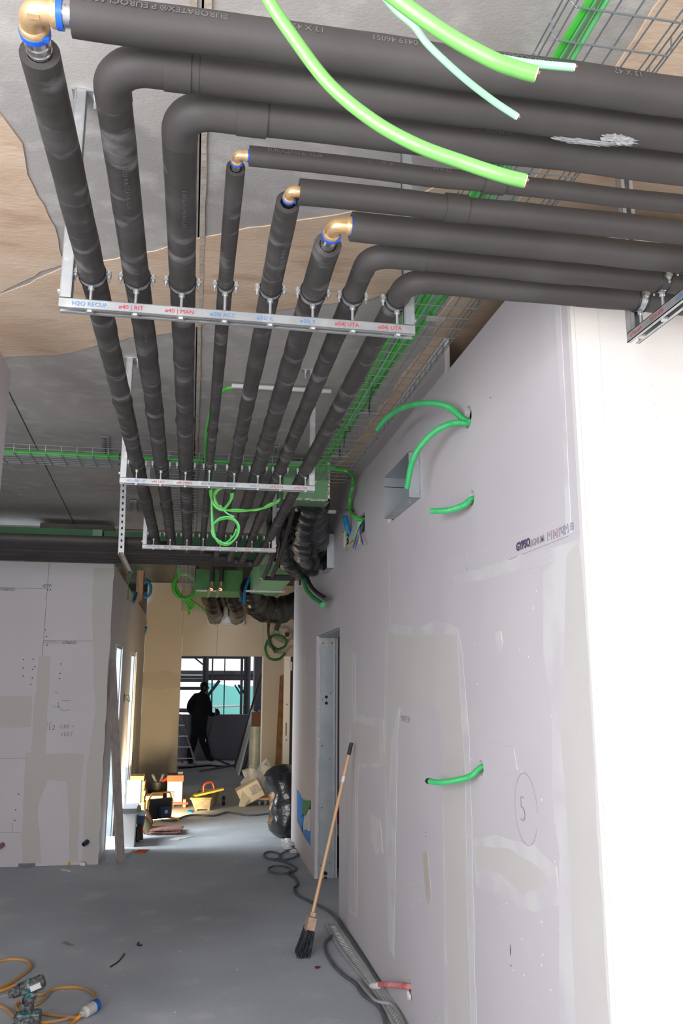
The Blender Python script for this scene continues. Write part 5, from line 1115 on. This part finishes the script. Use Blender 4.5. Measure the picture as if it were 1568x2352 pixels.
single('brown_carton', MB().box((PY(578, 1665, 16.3).x, 16.2, B.z + .002), (PY(600, 1665, 16.3).x, 16.42, PY(577, 1636, 16.3).z)), card_b, 'dark brown carton above the cream wrapped roll', 'box')
a = fz(458, 1771, .02); b = fz(541, 1757, .02); single('floor_batten', MB().obox((a + b) / 2, (b - a).normalized(), V((0, 1, 0)), V((0, 0, 1)), (b - a).length / 2, .03, .02), ply_l, 'thin batten lying on the window room floor', 'batten')
cable('floor_cable', 'dark cable tangle on floor behind the worker', [PZ(500, 1745, .015), PZ(515, 1752, .015), PZ(528, 1757, .015), PZ(505, 1760, .015), PZ(480, 1758, .015), PZ(440, 1762, .015), PZ(410, 1764, .015)], .02, black)
# worker: one continuous skinned figure walking to the right, seen from behind
def skin_body(name, verts, edges, radii, material, parent, origin, root_i=0, sub=2):
    me = bpy.data.meshes.new(name); me.from_pydata([tuple(V(v) - origin) for v in verts], edges, []); o = bpy.data.objects.new(name, me); col.objects.link(o)
    md = o.modifiers.new('skin', 'SKIN'); md.use_smooth_shade = True
    for i, r in enumerate(radii):
        r = r if isinstance(r, tuple) else (r, r); me.skin_vertices[0].data[i].radius = r
        me.skin_vertices[0].data[i].use_root = (i == root_i)
    s_ = o.modifiers.new('sub', 'SUBSURF'); s_.levels = sub; s_.render_levels = sub
    bpy.context.view_layer.update(); dg = bpy.context.evaluated_depsgraph_get(); nm = bpy.data.meshes.new_from_object(o.evaluated_get(dg)); nm.name = name
    bpy.data.objects.remove(o); nm.materials.clear(); nm.materials.append(material); nm.shade_smooth()
    q_ = bpy.data.objects.new(name, nm); col.objects.link(q_); q_.parent = parent; return q_
WYp = 19.75
def h(px, py, o=0): return PY(px, py, WYp + o)
wt = Thing('person', 'person in dark work clothes walking right before the window, holding a tool', 'person', V((h(462, 1740).x, WYp, 0)))
vb = [h(456, 1672), h(457, 1650), h(460, 1628), h(461, 1606), h(465, 1594), h(467, 1587), h(468, 1578), h(469, 1573),   # 0 pelvis ..7 head
      h(449, 1602, -.02), h(437, 1614, -.05), h(434, 1628, -.08), h(441, 1640, .05),                                       # left arm 8-11
      h(474, 1602, .02), h(479, 1620, .05), h(483, 1641, .08), h(494, 1641, .1),                                             # right arm 12-15
      h(450, 1682), h(444, 1704), h(437, 1728), h(434, 1745), h(441, 1747, -.1),                                           # left leg 16-20
      h(462, 1682), h(469, 1706), h(476, 1730), h(479, 1741), h(491, 1737, .03)]                                           # right leg 21-25
vb[19].z = .06; vb[20].z = .045; vb[24].z = max(vb[24].z, .08); vb[25].z = .07
eb = [(0, 1), (1, 2), (2, 3), (3, 4), (4, 5), (5, 6), (6, 7), (3, 8), (8, 9), (9, 10), (10, 11), (3, 12), (12, 13), (13, 14), (14, 15), (0, 16), (16, 17), (17, 18), (18, 19), (19, 20), (0, 21), (21, 22), (22, 23), (23, 24), (24, 25)]
rb_ = [.20, .21, .23, .205, .075, .06, .092, .08, .11, .085, .072, .05, .105, .085, .062, .045, .125, .10, .085, .06, .055, .125, .105, .085, .065, .055]
skin_body('body', vb, eb, rb_, cloth_d, wt.root, wt.o)
hd = h(468.5, 1578); wt.part('hair', MB().blob(hd + V((0, .0, .03)), .092, .105, .10, 16, 10, .08, 3), hair_m)
wt.part('nape', MB().tube([h(467, 1594), h(467.5, 1587)], .058, 12), skin_m)
wt.part('face', MB().blob(hd + V((.055, .03, -.02)), .05, .07, .085, 14, 10), skin_m); wt.part('nose', MB().blob(hd + V((.108, .03, -.02)), .015, .012, .02), skin_m); wt.part('ear', MB().blob(hd + V((.01, -.10, -.02)), .022, .012, .033), skin_m)
hp = h(494, 1641, .1)
wt.part('hand', MB().blob(hp, .042, .03, .045, 12, 8), skin_m)
for k in range(4): q_ = hp + V((.025, -.03 + k * .018, .02 - k * .004)); wt.part('finger', MB().tube([q_, q_ + V((.035, 0, .01)), q_ + V((.045, 0, -.02)), q_ + V((.022, 0, -.035))], [.011, .010, .009, .008], 8), skin_m)
wt.part('thumb', MB().tube([hp + V((0, -.03, .02)), hp + V((.03, -.045, .035)), hp + V((.05, -.03, .03))], [.012, .011, .009], 8), skin_m)
wt.part('sole', MB().box(vb[19] + V((-.05, -.05, -.058)), vb[20] + V((.10, .05, -.03))), black)
wt.part('pocket_tag', MB().box(h(471, 1697, -.12), h(473, 1704, -.11)), whiteb)
t = Thing('hand_tool', 'dark hand-held power tool in the hand of the worker', 'power tool', hp); t.part('tool_body', MB().tube([h(497, 1628, .1), h(499, 1636, .1), h(500, 1642, .1)], [.03, .055, .05], 12), black); t.part('nozzle', MB().tube([h(494, 1627, .1), h(498, 1634, .1)], [.012, .025], 8), black)
cable('power_cable', 'thin dark cord hanging from the tool held by the worker', [h(488, 1645, .1), h(486, 1662, .08), h(481, 1682, .05), h(478, 1692, 0)], .008, black)
# ================================================================ OUTSIDE
def scp(px0, py0, px1, py1, y, r, label, group='scaffold tubes outside the window'):
    single('scaffold_tube', MB().cyl(PY(px0, py0, y), PY(px1, py1, y), r, 8), scaf, label, 'scaffold', group)
for (x, r, lb) in ((469, .03, 'left upright scaffold tube of the close pair behind head of worker'), (476, .05, 'right upright scaffold tube of the close pair behind head of worker'), (489, .02, 'thin upright line left of middle in window'), (517, .015, 'thin upright rope at the middle of the window'), (556, .035, 'pale upright scaffold tube right of middle'), (564, .035, 'upright scaffold tube next to the thickest one'), (571, .06, 'thickest upright scaffold tube at window right')):
    a = PY(x + 1, 1440, 22.3); single('scaffold_tube', MB().cyl(a, V((PY(x, 1560, 22.3).x, 22.3, -.1)), r, 8), scaf, lb, 'scaffold', 'scaffold tubes outside the window')
for (x0, y0, x1, y1, r, lb) in ((405, 1509, 575, 1510, .04, 'top horizontal scaffold tube across the window'), (474, 1602, 504, 1563, .04, 'slanting brace tube beside head of worker'), (539, 1573, 556, 1601, .02, 'thin slanting brace at window right, left one'), (547, 1573, 569, 1603, .03, 'thicker slanting brace at window right'), (405, 1581, 470, 1581, .04, 'horizontal rail at window left above the white patch'), (440, 1505, 468, 1528, .02, 'thin slanting branch at window top left'), (400, 1631, 440, 1632, .05, 'low horizontal rail at window left')):
    scp(x0, y0, x1, y1, 22.34, r, lb)
for (y0, y1, x0, x1, y_, lb) in ((1541, 1549, 380, 620, 22.6, 'upper strip of scaffold deck across window'), (1552, 1558, 380, 620, 22.7, 'middle strip of scaffold deck across window'), (1559, 1566, 380, 472, 22.8, 'lower strip of scaffold deck at window left')):
    a = PY(x0, y1, y_); b = PY(x1, y0, y_); single('scaffold_deck', MB().box(a, V((b.x, y_ + .5, b.z))), deck, lb, 'scaffold', 'scaffold decks outside')
a = PY(470, 1562, 22.75); b = PY(592, 1541, 22.75); single('scaffold_deck', MB().box(a, V((b.x, 23.3, b.z))), deck, 'wide grey scaffold deck board right of head of worker', 'scaffold', 'scaffold decks outside')
struct('ground_outside', MB().box((-8, 21.05, -.2), (10, 40, -.1)), concrete_d)
# netting: rippled translucent sheet
mb = MB(); nx, nz = 60, 8; vs = []
A = PY(474, 1573, 26); B = PY(640, 1573, 26); zt = A.z; zb = -.1
for j in range(nz + 1):
    for k in range(nx + 1):
        x = A.x + (B.x - A.x + .6) * k / nx; vs.append(V((x, 26 + .12 * math.sin(x * 5 + j * .3) + .05 * math.sin(x * 13), zb + (zt + .06 * math.sin(x * 3.1) - zb) * j / nz)))
mb.add(vs, [(j * (nx + 1) + k, j * (nx + 1) + k + 1, (j + 1) * (nx + 1) + k + 1, (j + 1) * (nx + 1) + k) for j in range(nz) for k in range(nx)])
single('debris_netting', mb, netm, 'teal translucent debris netting hung outside the window', 'netting')
single('netting_rail', MB().cyl(PY(470, 1624, 25.8), PY(620, 1618, 25.8), .03, 8), whiteb, 'pale rail crossing the teal netting', 'rail')
